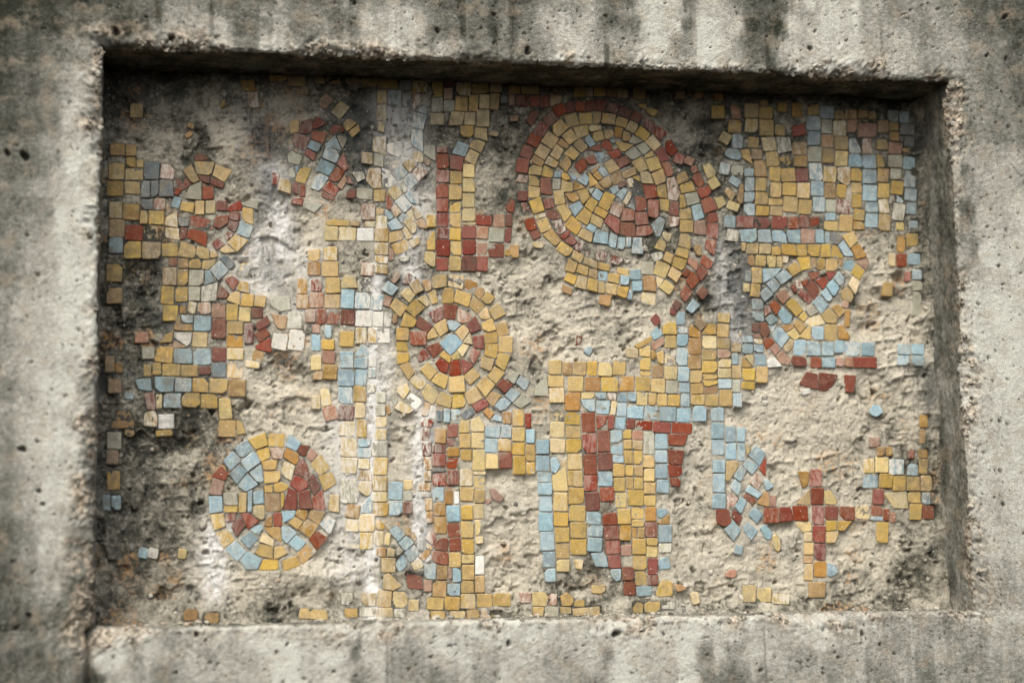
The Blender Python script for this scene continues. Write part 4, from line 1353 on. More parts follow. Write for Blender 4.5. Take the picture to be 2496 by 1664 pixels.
b06553,1238,220,-9,210,-165,-9,-155
r06766,1392,202,5,205,-160,2,-165
r06778,1210,209,12,218,-169,9,-181
y06980,1450,182,7,188,-204,6,-211
y07175,1478,180,7,184,-162,5,-169
y07185,1299,173,-1,170,-90,-3,-88
o07375,1479,160,-1,154,-200,-5,-199
b07547,1435,117,26,174,-31,55,-116,-2,-84
o07547,1270,181,116,177,-25,18,-36
r07372,1266,171,-2,166,-207,-5,-205
o07013,1234,163,-10,146,-218,-16,-208
o07186,1194,63,0,60,-137,-4,-137
y07268,1198,91,-5,79,-147,-12,-142
b07557,1227,193,-1,186,-241,-6,-239
b06554,1069,201,-10,190,-202,-11,-192
r06799,1017,205,11,214,-173,9,-184
b06594,850,196,22,244,-181,62,-179
r06832,821,177,10,186,-171,9,-180
t07025,965,144,-2,140,-152,-3,-150
y07185,1042,190,-2,184,-212,-6,-209
y07390,1048,150,-2,147,-98,-3,-96
p07387,941,157,-7,148,-157,-9,-150
y07193,819,188,-3,183,-206,-5,-203
r07395,775,143,-2,137,-225,-6,-223
G07559,976,184,-2,180,-126,-3,-124
b07540,705,42,76,159,89,187,-75,10,-92
b08361,2402,188,0,182,-215,-7,-215
b08564,2356,158,-1,150,-233,-7,-232
b08368,2120,185,-1,180,-175,-5,-174
y08574,2104,147,13,187,-55,15,-290,-30,-264
b08366,1931,171,-1,162,-264,-8,-263
b08351,1654,195,-1,188,-210,-7,-208
T08565,1653,180,-30,51,-272,-19,-202
r08390,1432,174,-1,218,-92,215,-187,106,-243,8,-180
b08608,1735,81,123,182,32,123,-115
b08502,1148,134,135,247,-3,127,-158
b08666,1468,104,144,180,81,90,-105
m08603,1351,62,80,177,-17,121,-155
b08660,1891,118,155,198,76,106,-78
Y06363,775,128,-2,100,-150,10,-124
b08736,2357,115,0,106,-257,-9,-257
p08853,2342,87,-61,19,-169
b08887,2181,112,142,266,31,161,-142
b08803,2041,81,103,248,-4,141,-139
r09035,1996,121,188,102,-109
T08902,1808,95,142,204,42,99,-114
b09104,1850,63,0,151,-102,42,-167,11,-112
b08837,1686,54,81,245,-44,174,-109
r08796,1610,49,59,205,-49,140,-123
o08989,1506,125,177,188,157,181,-45
t09191,1625,90,-1,84,-164,-6,-163
b08860,1360,103,114,221,5,125,-139
b08748,1173,109,93,264,-46,153,-174
b09021,1170,93,57,182,-61,171,-175,86,-159
p09208,1067,54,21,127,-73,90,-231,1,-187
b08666,946,111,-21,83,-147,-28,-127
r59100,1445,209,6,217,-205,-7,-211
r59328,1457,160,-1,199,-190,0,-210
r59515,1479,220,-2,229,-218,9,-208
r59790,1982,186,-1,177,-241,-9,-240
r59803,1726,188,-1,178,-238,-10,-237
r59805,1476,183,-2,172,-269,-10,-267
r510005,1474,199,-8,184,-204,-15,-196
r510220,1463,223,-13,205,-198,-18,-185
r59813,1197,180,-8,162,-245,-18,-236
m59825,946,166,-8,148,-239,-18,-231
o59608,1965,173,-17,151,-197,76,-249
y59570,1499,212,208,212,-17
p59995,1666,90,33,192,-129,172,-192,9,-168
p59528,1252,255,-2,265,-132,117,-146
y510004,1261,166,-1,152,-134,-5,-140
y510185,1258,212,-2,93,-144,-14,-129
p59675,1101,111,-1,114,-127,-12,-126
y510000,1113,192,-6,132,-158,-7,-170
y59669,962,138,-2,131,-175,-7,-173
o59654,776,140,-2,136,-101,-4,-99
p010455,1469,214,-1,206,-192,-8,-189
r010687,1469,175,-2,169,-144,-7,-142
r010876,1418,86,0,79,-173,-7,-172
t010976,1366,77,-1,71,-140,-7,-139
r010728,1699,167,-7,149,-221,-17,-214
b010684,1315,176,-7,171,-64,-4,-56
b010588,1916,229,-1,221,-201,-8,-200
Y010609,2130,159,-1,150,-201,-8,-201
p010788,2157,196,-7,178,-227,-17,-219
B010994,2123,222,-1,212,-216,-10,-215
b011277,2069,154,-5,139,-185,-15,-179
y011454,2128,131,-6,109,-225,-23,-218
y010837,1921,196,-7,179,-209,-17,-201
y011046,1894,185,-7,167,-220,-18,-213
y011241,1874,199,-1,189,-202,-9,-201
y011462,1892,172,-6,153,-229,-19,-222
p010890,1641,348,28,361,-215,135,-213
y011252,1659,201,-1,193,-161,10,-159
y011280,1490,175,-10,152,-232,-23,-221
b011468,1651,127,-1,118,-175,-9,-174
r011465,1461,179,-1,170,-193,-9,-191
y010770,1239,175,-8,151,-300,-24,-292
r011292,2258,95,-1,89,-127,-6,-127
o011444,2268,143,0,136,-127,-7,-127
o011473,2559,96,0,85,-216,-10,-216
o011483,2757,127,0,118,-183,-9,-183
o010815,2303,124,0,118,-135,-6,-135
t010709,2447,158,0,151,-148,-6,-148
o010956,2306,94,0,87,-133,-6,-133
b010726,2818,66,90,176,60,203,-29,122,-89,13,-59
y21944,2412,225,94,270,-73,102,-141
y22203,2495,227,0,215,-195,6,-169
b22435,2316,58,167,213,63,149,-65
m22586,2244,68,103,177,85,119,-84
t22718,2180,55,122,158,38,72,-66
y22773,2083,128,135,261,-60,121,-169
y22874,1917,178,66,256,-90,78,-201
b21761,2305,180,108,253,-31,92,-160
b21618,2125,128,155,240,16,99,-132
b21847,2119,168,142,276,-2,89,-137
b21698,1963,135,123,244,26,102,-150
b21955,1982,165,115,196,-124,116,-153
b21806,1802,132,159,271,19,114,-82
y22058,2271,160,47,187,-103,53,-157
T22231,2300,201,0,167,-145,34,-145
y22125,2115,127,33,213,23,190,-105,26,-116
o22411,2174,42,129,237,14,166,-107
P22400,2050,34,80,169,18,119,-197,-18,-110
r22548,1962,101,215,164,151,224,-28,155,-72
r22493,1811,70,128,223,63,259,-35,116,-105
m22723,1879,75,75,202,-91,89,-217,34,-80
r22416,1541,62,241,189,176,183,-61,-5,-60
r22616,1706,148,45,184,-219,0,-218
r22796,1669,144,80,175,-203,6,-189
y22151,1992,219,-1,226,-138,13,-173
y22159,1800,113,23,119,-88,7,-87
y22289,1824,114,25,199,-37,117,-113,0,-112
o22162,1701,201,-2,208,-240,20,-251
y22379,1705,57,-1,30,-177,1,-236
r21464,1926,131,145,227,30,182,-56
t21448,1764,36,150,191,89,155,-87,-12,-74
b21431,1674,180,-7,194,-206,20,-242
y21448,1434,179,4,210,-169,63,-223
y21512,1192,143,64,269,-96,126,-215
b21654,966,130,124,282,-30,151,-160
b21853,821,88,117,290,20,227,-119,64,-116
y22149,832,197,-9,205,-134,-56,-142
y22396,805,190,67,250,-60,24,-132
o22578,890,163,160,285,31,89,-135
r22748,1081,110,122,252,30,102,-142
B22889,1278,63,91,221,50,136,-137
y23026,1681,130,-13,123,-243,-19,-219
g21628,1715,172,-1,196,-168,1,-166
y21639,1535,172,-1,172,-86,-11,-84
y21829,1711,103,-1,91,-265,-5,-264
b21940,1724,65,26,59,-276,1,-275
b22017,1730,137,6,138,-167,1,-179
p22011,1545,150,-1,170,-159,109,-205,0,-125
r21638,1429,157,17,144,-90,28,-107
m21708,1301,146,84,210,-31,89,-170
r21845,1425,104,25,260,-90,112,-196
b21971,1233,125,67,184,8,97,-98
b21844,1100,136,104,243,2,120,-133
o22166,1361,99,49,106,-93,1,-105
r22274,1444,117,-1,117,-185,15,-178
b22388,1464,187,5,175,-75,26,-155
o22569,1402,36,87,201,64,122,-73
o22737,1376,41,96,237,73,139,-106
y22478,1311,79,79,201,14,115,-97
o22610,1220,113,131,275,48,147,-116
b22393,1262,85,8,201,-86,62,-230,0,-154
b22476,1035,109,114,244,10,123,-103
o22156,1253,219,-3,239,-210,142,-159,28,-58
p22094,1065,55,131,206,22,191,-66
y22039,914,73,125,241,81,241,-82,47,-38
y22292,987,103,23,176,-74,58,-147,0,-155
P03181,2444,223,-11,208,-273,-14,-260
b03415,2423,171,-6,167,-114,-4,-108
b03410,2301,178,-6,173,-140,-6,-133
g03599,2390,205,0,203,-211,-1,-211
P03192,2169,208,-11,196,-220,-12,-209
P03413,2155,158,-9,150,-146,-8,-137
o03409,2000,190,-1,189,-141,-1,-140
p03410,1843,181,6,180,-161,115,-191,0,-119
y03623,2171,185,-10,171,-247,-14,-236
y03609,1920,195,-7,187,-205,-8,-197
p03604,1706,191,-1,191,-126,-1,-125
y03615,1569,198,-2,197,-187,-1,-185
b03430,1476,127,183,172,153,171,-42,18,-55
p03421,1414,206,-2,204,-238,-1,-235
y03432,1164,175,-2,174,-218,-1,-216
y03634,1210,14,147,126,63,125,-15
p03619,1192,129,-1,127,-212,-1,-210
P03767,1165,72,-7,56,-177,-16,-170
G03168,1888,230,-1,229,-333,0,-331
o03263,1555,175,-33,143,-210,-32,-177
P03238,1349,169,-1,169,-171,0,-169
P03244,1167,176,-2,175,-213,-1,-210
b03815,1851,195,-8,184,-254,-10,-246
B03826,1587,177,-1,176,-194,-1,-193
p04020,1871,121,-1,120,-138,-1,-137
g04018,1719,122,-1,121,-132,-1,-131
m04017,1575,122,-1,121,-165,-1,-164
o04067,1242,54,-20,12,-130,-42,-110
y04787,2485,157,0,155,-193,-2,-193
p04959,2504,175,0,172,-218,-2,-218
b05150,2426,171,-6,161,-204,-10,-198
y05330,2418,173,0,170,-172,-2,-171
y05518,2369,183,-6,174,-174,-8,-167
y05712,2345,126,0,122,-233,-4,-232
m04420,2355,188,-10,180,-131,-7,-121
r04613,2421,156,8,160,-94,4,-102
o04617,2309,166,0,164,-132,-2,-131
m04274,2378,125,7,134,-189,8,-196
r04421,2219,175,-6,167,-176,-7,-170
r04604,2163,174,-1,172,-148,-1,-147
y04800,2282,161,-8,151,-160,-10,-151
p04970,2272,169,0,165,-282,-4,-281
p05156,2215,167,-6,157,-210,-10,-204
r05334,2234,184,-1,181,-216,-3,-216
y05530,2184,174,-1,170,-251,-4,-251
Y05715,2097,123,0,120,-167,-2,-166
k04419,2033,176,-1,175,-60,-1,-60
r04417,1962,185,-1,184,-180,-2,-179
r04616,2001,158,0,156,-211,-2,-210
P04789,2007,180,-1,177,-228,-2,-227
p04976,1978,172,-1,172,-47,0,-46
p04981,1919,156,-1,154,-171,-2,-170
o04293,2170,110,5,117,-169,8,-174
o04296,1985,108,-1,106,-144,-1,-143
o04225,1834,173,-10,166,-120,-7,-110
b04415,1770,157,-1,155,-197,-2,-196
o04584,1728,104,-1,102,-196,-2,-196
W04703,1711,74,0,72,-179,-2,-178
y04797,1769,182,-7,173,-194,-8,-186
y04988,1736,142,-1,139,-185,-3,-184
t05188,1740,74,10,219,-125,144,-186,40,-134
t05121,1592,91,39,99,-14,37,-64
o04314,1620,99,0,97,-167,-1,-166
o04427,1559,162,-1,160,-179,-1,-178
b04600,1516,183,5,188,-213,6,-217
y04801,1522,161,-2,159,-203,-2,-201
p04974,1537,137,-1,134,-201,-2,-200
k04262,1707,134,-1,134,-73,0,-72
r05706,2775,86,0,83,-212,-3,-212
o04317,1436,91,7,104,-148,13,-155
o04430,1368,168,-2,166,-228,-2,-226
r04602,1283,168,7,197,-181,29,-198
y04798,1308,175,-2,172,-233,-2,-231
p04985,1322,98,-1,70,-206,3,-220
y04809,1066,165,-2,163,-205,-3,-203
r04310,1078,67,120,176,29,91,-97
r04408,980,101,119,214,94,212,-83,30,-51
r04636,1063,32,17,154,21,162,-157,-2,-164
o04205,840,113,98,188,76,82,-61
o04330,1028,85,-65,54,-108,-14,-63
r04390,895,31,21,228,-8,223,-163,162,-178,8,-129
b03815,1188,109,83,226,-57,131,-148
b03939,1022,118,100,216,2,92,-107
b04016,896,138,101,231,-9,87,-147
o04072,1153,61,30,124,-61,94,-124
p04106,748,124,83,181,-39,57,-102
b03900,741,80,142,175,68,136,-44,52,-113
y03710,834,197,-3,195,-207,-1,-204
y03742,603,70,25,246,-150,119,-214,-3,-184
r04033,643,229,-70,241,-240,33,-220
b04290,753,165,-8,155,-220,-9,-211
o04467,715,140,-6,131,-193,-9,-186
t04616,680,49,-1,47,-154,-2,-153
b04678,675,114,-1,112,-187,-2,-185
y04805,723,170,-3,168,-206,-3,-203
W04988,838,121,-1,118,-251,-3,-249
y04630,889,159,-3,157,-203,-2,-201
p04803,850,172,-2,171,-116,-1,-113
t04286,529,109,-7,99,-160,-10,-152
o04406,519,190,-9,181,-220,-9,-210
b04605,477,175,-3,173,-163,-2,-160
y04793,506,170,-3,168,-160,-2,-157
o04979,574,133,-2,130,-226,-3,-223
p03446,375,195,-3,194,-182,0,-179
y03664,408,192,-20,171,-240,-21,-220
p03870,391,204,-21,184,-233,-20,-212
y04074,276,139,-3,137,-158,-1,-155
y04331,302,226,-16,215,-177,-10,-161
y04570,308,204,-11,196,-188,-8,-177
y04785,336,201,-4,198,-200,-3,-196
y05001,335,209,-4,207,-187,-2,-183
y05228,340,240,-12,231,-185,-8,-172
y03215,168,182,-3,182,-117,0,-113
p03653,167,210,-4,209,-125,-1,-121
y04367,122,201,-10,196,-112,-5,-102
p04622,112,226,-5,225,-102,-1,-102
y04863,124,171,-3,169,-114,-1,-114
p05189,109,156,-3,154,-99,-1,-99
G03179,375,157,-3,156,-158,0,-155
G03411,186,230,-5,230,-129,0,-125
G03878,157,159,-3,158,-118,-1,-115
P04990,1098,108,-2,106,-95,-2,-94
o03653,968,120,-2,119,-125,-1,-124
p03792,966,108,-11,97,-126,-11,-115
b05945,654,151,3,154,-176,4,-179
r07024,657,163,6,168,-174,6,-180
r07044,467,167,-3,162,-194,-5,-191
b06858,630,158,6,154,-147,75,-165,10,-92
y07213,602,167,-3,162,-197,-5,-195
m07390,544,148,-2,144,-136,-4,-134
b07221,391,223,7,227,-127,4,-134
y07486,261,82,210,160,220,261,176,250,-4,98,-21
o07748,403,121,10,195,-54,63,-97
y06156,285,91,49,186,-32,162,-137,12,-140
p05765,342,172,-3,223,-75,198,-195,-6,-183
T05990,317,119,-2,116,-161,-3,-159
y06341,231,151,-2,149,-97,-2,-94
y06598,422,187,-12,179,-124,-8,-111
y06314,117,386,19,392,-102,6,-107
y05764,147,160,-11,149,-137,-11,-137
g05939,149,197,-13,187,-139,-10,-139
y06149,134,153,-3,151,-94,-2,-91
y07164,188,159,-11,147,-164,-12,-153
y07335,188,224,-4,220,-151,-4,-146
G07575,188,197,-4,194,-116,-3,-112
T05589,342,160,-2,158,-139,-2,-136
p07980,284,110,26,149,-130,39,-156
o09807,696,184,-2,175,-222,-9,-219
b010002,678,126,-34,158,-125,81,-193,2,-195
y09655,664,134,-2,125,-233,-9,-230
o09714,413,248,-4,239,-218,-8,-214
p08747,385,199,-3,191,-237,-8,-233
p08960,344,201,-3,195,-198,-6,-194
P09179,269,254,-26,236,-165,-18,-140
t08508,557,83,52,173,33,136,-67,7,-65
y0130,2008,161,-1,165,-254,4,-253
b073,1695,98,-1,101,-206,3,-205
b0185,1685,120,-1,122,-188,3,-187
b0550,1020,125,-24,102,-167,-24,-143
W0682,1011,119,-34,87,-159,-32,-125
p01048,988,107,-11,97,-137,-10,-127
o01123,201,181,-4,182,-148,1,-144
o01389,167,199,-21,186,-157,-13,-157
y02621,184,388,-28,381,-159,-7,-131
r04509,5729,165,5,163,-184,-2,-188
y04689,5699,165,4,163,-151,-1,-156
y08850,3413,188,-5,176,-176,-12,-171
y09056,3438,170,-5,154,-229,-16,-224
y08833,3229,196,-9,186,-122,-10,-113
w09220,3527,107,37,218,-88,5,-107
p08856,3606,163,1,157,-180
o08851,3583,147,-154,-6,-163
m49681,3185,116,186,279,148,278,-65,171,-55
m49980,3365,289,-37,210,-183,110,-267,-11,-260
r410366,3336,177,-14,134,-259,13,-260
w09705,3110,134,35,153,-45,19,-79"""

# ------------------------------------------------------------------ concrete wall with its niche
wall = link("concrete_wall", None, None)
wall["label"] = "weathered grey concrete wall with pitted face around the recessed mosaic"; wall["category"] = "wall"; wall["kind"] = "thing"

STEP = 0.0018
def side_pts(n): return np.linspace(0, 1, n, endpoint=False)
nx, nz = int(W/STEP), int(H/STEP)
# columns run bottom, right, top, left
cols = [(0, u) for u in side_pts(nx)] + [(1, u) for u in side_pts(nz)] + [(2, u) for u in side_pts(nx)] + [(3, u) for u in side_pts(nz)]
side = np.array([c[0] for c in cols]); uu_ = np.array([c[1] for c in cols]); NC = len(cols)
def ring(d, y):
    """points of the rectangle grown by d (d per column) at depth y"""
    d = np.broadcast_to(d, NC).astype(float)
    A = np.array([[0, 0], [1, 0], [1, 1], [0, 1]], float)
    a = A[side]; b = A[(side+1) % 4]
    base = a*(1-uu_)[:, None] + b*uu_[:, None]
    x = base[:, 0]*(W+2*d)-d; z = base[:, 1]*(H+2*d)-d
    return np.stack([x, np.broadcast_to(y, NC), z], 1)
E0 = ring(0, 0.0)
inward = np.array([[0, 0, 1], [-1, 0, 0], [0, 0, -1], [1, 0, 0]], float)[side]
for k in range(4):                                   # soften the direction at the corners
    c0 = [0, nx, nx+nz, 2*nx+nz][k]
    prev = np.array([[1, 0, 0], [0, 0, 1], [-1, 0, 0], [0, 0, -1]], float)[k]
    for j in range(-6, 7):
        w = 0.5+j/14.0; i = (c0+j) % NC
        v = prev*(1-w) + inward[(c0+8) % NC]*w; inward[i] = v/np.linalg.norm(v)
# rounding radius of the arris, with chips
rough = np.array([0.9, 1.0, 1.1, 1.0])[side]
chipn = sstep(0.12, 0.55, fbm(E0, 9, 3, 5)); chip2 = sstep(0.2, 0.6, fbm(E0, 28, 3, 9))
R = 0.003 + 0.006*rough*(0.5+0.5*fbm(E0, 20, 3, 2)) + 0.013*chipn*rough + 0.006*chip2
def bumpat(px, pz, rad, amp):
    global R
    R = R + amp*np.exp(-((E0[:, 0]-px)**2+(E0[:, 2]-pz)**2)/rad**2)
bumpat(0.0, 0.07, 0.06, 0.010); bumpat(0.0, 0.63, 0.035, 0.012); bumpat(0.0, 0.50, 0.02, 0.010); bumpat(0.0, 0.17, 0.05, 0.010)
bumpat(W, 0.05, 0.05, 0.010); bumpat(W, 0.30, 0.06, 0.006); bumpat(0.10, H, 0.03, 0.010); bumpat(0.03, H, 0.03, 0.010); bumpat(0.62, H, 0.03, 0.008)
rows = []      # (offset, y, theta, v) per row, each an array over columns
FAR = 0.19
outer = [0.95, 0.95, 0.95, 0.6, 0.42, 0.30, 0.245, 0.21]
for i, d in enumerate(outer): rows.append((np.full(NC, d), np.full(NC, (0.45, 0.2, 0.0)[i] if i < 3 else 0.0), 0.0, 0.0))
nf = int(FAR/STEP*0.92)
for i in range(nf):
    k = 1-i/nf
    rows.append((R+(FAR-R)*k, np.zeros(NC), 0.0, 0.0))
NA = 11
for i in range(NA):
    th = (i/(NA-1))*math.pi/2
    rows.append((R-R*math.sin(th), R-R*math.cos(th), th, 0.0))
nv = int((D+0.012)/STEP/1.15)
for i in range(1, nv+1):
    k = i/nv; y = R+(D+0.012-R)*k
    rows.append((np.zeros(NC), y, math.pi/2, y))
NR = len(rows)
V = np.zeros((NR, NC, 3)); TH = np.zeros((NR, NC)); OFF = np.zeros((NR, NC))
for i, (d, y, th, v) in enumerate(rows):
    V[i] = ring(d, y); TH[i] = th; OFF[i] = d
Y0 = V[:, :, 1].copy()
P = V.reshape(-1, 3).copy(); th = TH.ravel(); off = OFF.ravel()
IN = np.broadcast_to(inward, (NR, NC, 3)).reshape(-1, 3); SD = np.broadcast_to(side, (NR, NC)).ravel()
RG = np.broadcast_to(R, (NR, NC)).ravel(); yy = P[:, 1]
nrm = np.stack([np.zeros(len(P)), -np.cos(th), np.zeros(len(P))], 1) + IN*np.sin(th)[:, None]
near = np.exp(-np.maximum(off-RG, 0)/0.010)*np.where(th < 1.5, 1, np.exp(-np.maximum(yy-RG, 0)/0.012))
edge = near*sstep(-0.25, 0.25, fbm(P, 55, 3, 31))*sstep(0.003, 0.012, RG)
front = (off > 0) & (th < 0.01); inside = th > 1.5
disp = 0.0022*fbm(P, 7, 3, 41) + 0.0007*fbm(P, 60, 3, 43) + 0.0005*fbm(P, 200, 3, 44)
disp += near*(0.0035*fbm(P, 90, 4, 51) + 0.002*fbm(P, 260, 2, 52))*np.clip(RG/0.008, 0.3, 1.3)
# board marks running along the reveals
Q = P.copy(); Q[:, 0] *= np.where((SD == 0) | (SD == 2), 0.22, 1); Q[:, 2] *= np.where((SD == 1) | (SD == 3), 0.22, 1)
disp += np.where(inside, 0.0018*fbm(Q, 50, 4, 61)+0.0012*fbm(P, 110, 3, 62), 0)
X, Z = P[:, 0], P[:, 2]
tone = np.zeros(len(P)); pit = np.zeros(len(P))
ok = off < 0.30
jx = 0.011*fbm(P, 18, 6, 71, 0.65); jz = 0.012*fbm(P, 18, 6, 72, 0.65)
fi = np.where(ok & ~inside)[0]
tone[:] = 0.45
tone[fi] = idw(X[fi]+jx[fi], np.clip(Z[fi], -0.09, H+0.09)+jz[fi]*1.5, TONE)
tone[fi] = (tone[fi]-0.5)*1.45+0.45+np.where(Z[fi] < 0, 0.16, 0)
# rain runs down the faces above and below the niche
SP = P[fi]*np.array([1, 1, 0.055]); band = ((Z[fi] > H)*1.0 + (Z[fi] < 0)*0.6)*sstep(-0.06, 0.02, X[fi])*(1-sstep(W-0.10, W+0.02, X[fi]))
brk = sstep(-0.25, 0.3, fbm(P[fi]*np.array([1, 1, 0.5]), 30, 3, 203))
tone[fi] += band*brk*(0.28*sstep(0.12, 0.40, fbm(SP, 60, 4, 201)) - np.where(Z[fi] < 0, 0.16, 0.30)*sstep(0.14, 0.46, fbm(SP, 70, 4, 202)))
tone[fi] -= (np.abs(X[fi]-W/2) > W/2)*0.10*sstep(0.05, 0.16, off[fi])
# the ledge and reveals: plain grey, streaked
rev = np.where(inside)[0]
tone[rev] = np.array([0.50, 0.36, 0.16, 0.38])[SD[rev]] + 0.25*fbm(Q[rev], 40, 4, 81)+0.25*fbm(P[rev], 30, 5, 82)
# blow holes
zone = fi
def hole(px, pz, rad, dep):
    dx = X[zone]-px; dz = Z[zone]-pz
    m = np.where(dx*dx+dz*dz < (2.2*rad)**2)[0]
    if len(m) == 0: return
    ii = zone[m]; a = np.arctan2(dz[m], dx[m]); ph = rng.random()*6.3
    rr_ = np.sqrt(dx[m]**2+dz[m]**2)/(rad*(1+0.22*np.sin(2*a+ph)+0.12*np.sin(3*a+2*ph)))
    k = 1-sstep(0.55, 1.08, rr_)
    disp[ii] -= dep*k; pit[ii] = np.maximum(pit[ii], k)
for (px, pz, rmm) in PITS: hole(px, pz, rmm*0.00062, rmm*0.0011)
for i in range(1500):
    a = rng.integers(0, len(fi)); g = fi[a]
    if off[g] > 0.17: continue
    hole(X[g], Z[g], 0.0009+0.0019*rng.random()**2.5, 0.0015+0.002*rng.random())
# casting joints: one below the lower left corner, fine cracks in the lower slab
def groove(x0, z0, x1, z1, wd, dep):
    zz = Z[zone]; m = np.where((zz < max(z0, z1)) & (zz > min(z0, z1)))[0]; ii = zone[m]
    k = (Z[ii]-z0)/(z1-z0); cx = x0+(x1-x0)*k+0.0015*fbm(P[ii], 30, 3, 91)
    g = np.exp(-((X[ii]-cx)/wd)**2); disp[ii] -= dep*g; pit[ii] = np.maximum(pit[ii], 0.7*g)
groove(-0.004, 0.002, 0.009, -0.5, 0.0045, 0.012)
groove(0.3655, -0.012, 0.3655, -0.4, 0.0012, 0.0014); groove(0.868, -0.02, 0.872, -0.4, 0.0012, 0.0012)
P = P + nrm*disp[:, None]
# quads
idx = np.arange(NR*NC).reshape(NR, NC); nxt = np.roll(idx, -1, axis=1)
quads = np.stack([idx[:-1], nxt[:-1], nxt[1:], idx[1:]], -1)      # (NR-1, NC, 4)
def wall_part(name, r0, r1, cs):
    q = quads[r0:r1][:, cs].reshape(-1, 4)
    u, inv = np.unique(q, return_inverse=True)
    me = mesh_np(name, P[u], inv.reshape(-1, 4), {"tone": tone[u], "edge": edge[u], "pit": pit[u]})
    return link(name, me, CONCRETE, wall)
RV = len(outer)+nf+NA-1
allc = np.arange(NC)
wall_part("wall_face", 0, RV, allc)
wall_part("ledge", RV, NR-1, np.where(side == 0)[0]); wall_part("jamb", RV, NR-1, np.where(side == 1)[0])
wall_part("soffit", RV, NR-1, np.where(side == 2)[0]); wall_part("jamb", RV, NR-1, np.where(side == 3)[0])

# ------------------------------------------------------------------ mosaic panel: mortar bed and tesserae
panel = link("mosaic_panel", None, None); panel.location = (0, 0, 0)
panel["label"] = "broken ochre, red and blue tile mosaic cemented into the concrete niche"; panel["category"] = "mosaic"
tiles = []
for ln in TILES.split('\n'):
    v = list(map(int, ln[2:].split(',')))
    pts = [(v[0]/1e4, v[1]/1e4)] + [((v[0]+a)/1e4, (v[1]+b)/1e4) for a, b in zip(v[2::2], v[3::2])]
    tiles.append((ln[0], int(ln[1]), np.array(pts)))

GS = 0.0017
gx = np.arange(-0.010, W+0.0101, GS); gz = np.arange(-0.010, H+0.0101, GS); NXg, NZg = len(gx), len(gz)
GX, GZ = np.meshgrid(gx, gz)
def inside_poly(p, Xa, Za):
    ins = np.zeros(Xa.shape, bool); n = len(p)
    for i in range(n):
        xa, za = p[i-1]; xb, zb = p[i]
        if za == zb: continue
        c = ((za > Za) != (zb > Za)); ins ^= c & (Xa < (xb-xa)*(Za-za)/(zb-za)+xa)
    return ins
cov = np.zeros(GX.shape)
for c, mo, p in tiles:
    ce = p.mean(0); q = ce+(p-ce)*1.10
    i0, i1 = np.searchsorted(gx, [q[:, 0].min()-.003, q[:, 0].max()+.003]); j0, j1 = np.searchsorted(gz, [q[:, 1].min()-.003, q[:, 1].max()+.003])
    sub = inside_poly(q, GX[j0:j1, i0:i1], GZ[j0:j1, i0:i1]); cov[j0:j1, i0:i1] = np.maximum(cov[j0:j1, i0:i1], sub)
def blur(a, r):
    for ax in (0, 1):
        s = sum(np.roll(a, k, ax) for k in range(-r, r+1))/(2*r+1); a = s
    return a
cov1 = blur(blur(cov, 1), 1); cov2 = blur(blur(blur(cov, 6), 6), 4)
G = np.stack([GX.ravel(), np.full(GX.size, 0.3), GZ.ravel()], 1)
big = fbm(G, 13, 4, 101); mid = fbm(G, 42, 4, 103); fine = fbm(G, 130, 4, 105); vf = fbm(G, 330, 2, 107)
ridge = 1-np.abs(fbm(G, 34, 4, 109))*2.2
lay = fbm(G, 17, 5, 181)+0.10*fine; lay2 = fbm(G, 11, 5, 183)+0.12*fine; lay3 = fbm(G, 26, 4, 185)+0.1*fine
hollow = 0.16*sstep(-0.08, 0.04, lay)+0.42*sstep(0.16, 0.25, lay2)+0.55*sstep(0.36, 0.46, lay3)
# square seats left by lost tesserae
ang = 0.12; ua = (G[:, 0]*math.cos(ang)+G[:, 2]*math.sin(ang))/0.0196+0.25*mid; va = (G[:, 2]*math.cos(ang)-G[:, 0]*math.sin(ang))/0.0192+0.25*vnoise(G, 30, 190)
dl = np.minimum(np.abs(ua-np.round(ua)), np.abs(va-np.round(va)))
seat = (1-sstep(0.05, 0.14, dl))*sstep(0.02, 0.24, fbm(G, 7, 3, 192))*sstep(-0.3, 0.2, fbm(G, 60, 2, 193))
ero = 0.0034 + 0.010*hollow + 0.0012*mid + 0.0012*fine + 0.0013*vf
ero = ero + 0.0014*sstep(0.02, 0.24, fbm(G, 7, 3, 192)) - 0.0030*seat
ero = np.maximum(ero, -0.0030)
grout = 0.0017 + 0.0010*fine + 0.0008*vf + 0.0006*mid
ck = sstep(0.15, 0.85, cov1.ravel())
dep = grout*ck + ero*(1-ck)*(0.45+0.55*(1-sstep(0.10, 0.55, cov2.ravel())))
crater = sstep(0.30, 0.60, fbm(G, 85, 3, 171))
dep += (0.0030*crater*sstep(0.0, 0.5, lay2+0.2) - 0.0010*sstep(0.2, 0.6, fbm(G, 150, 2, 172)))*(1-ck)
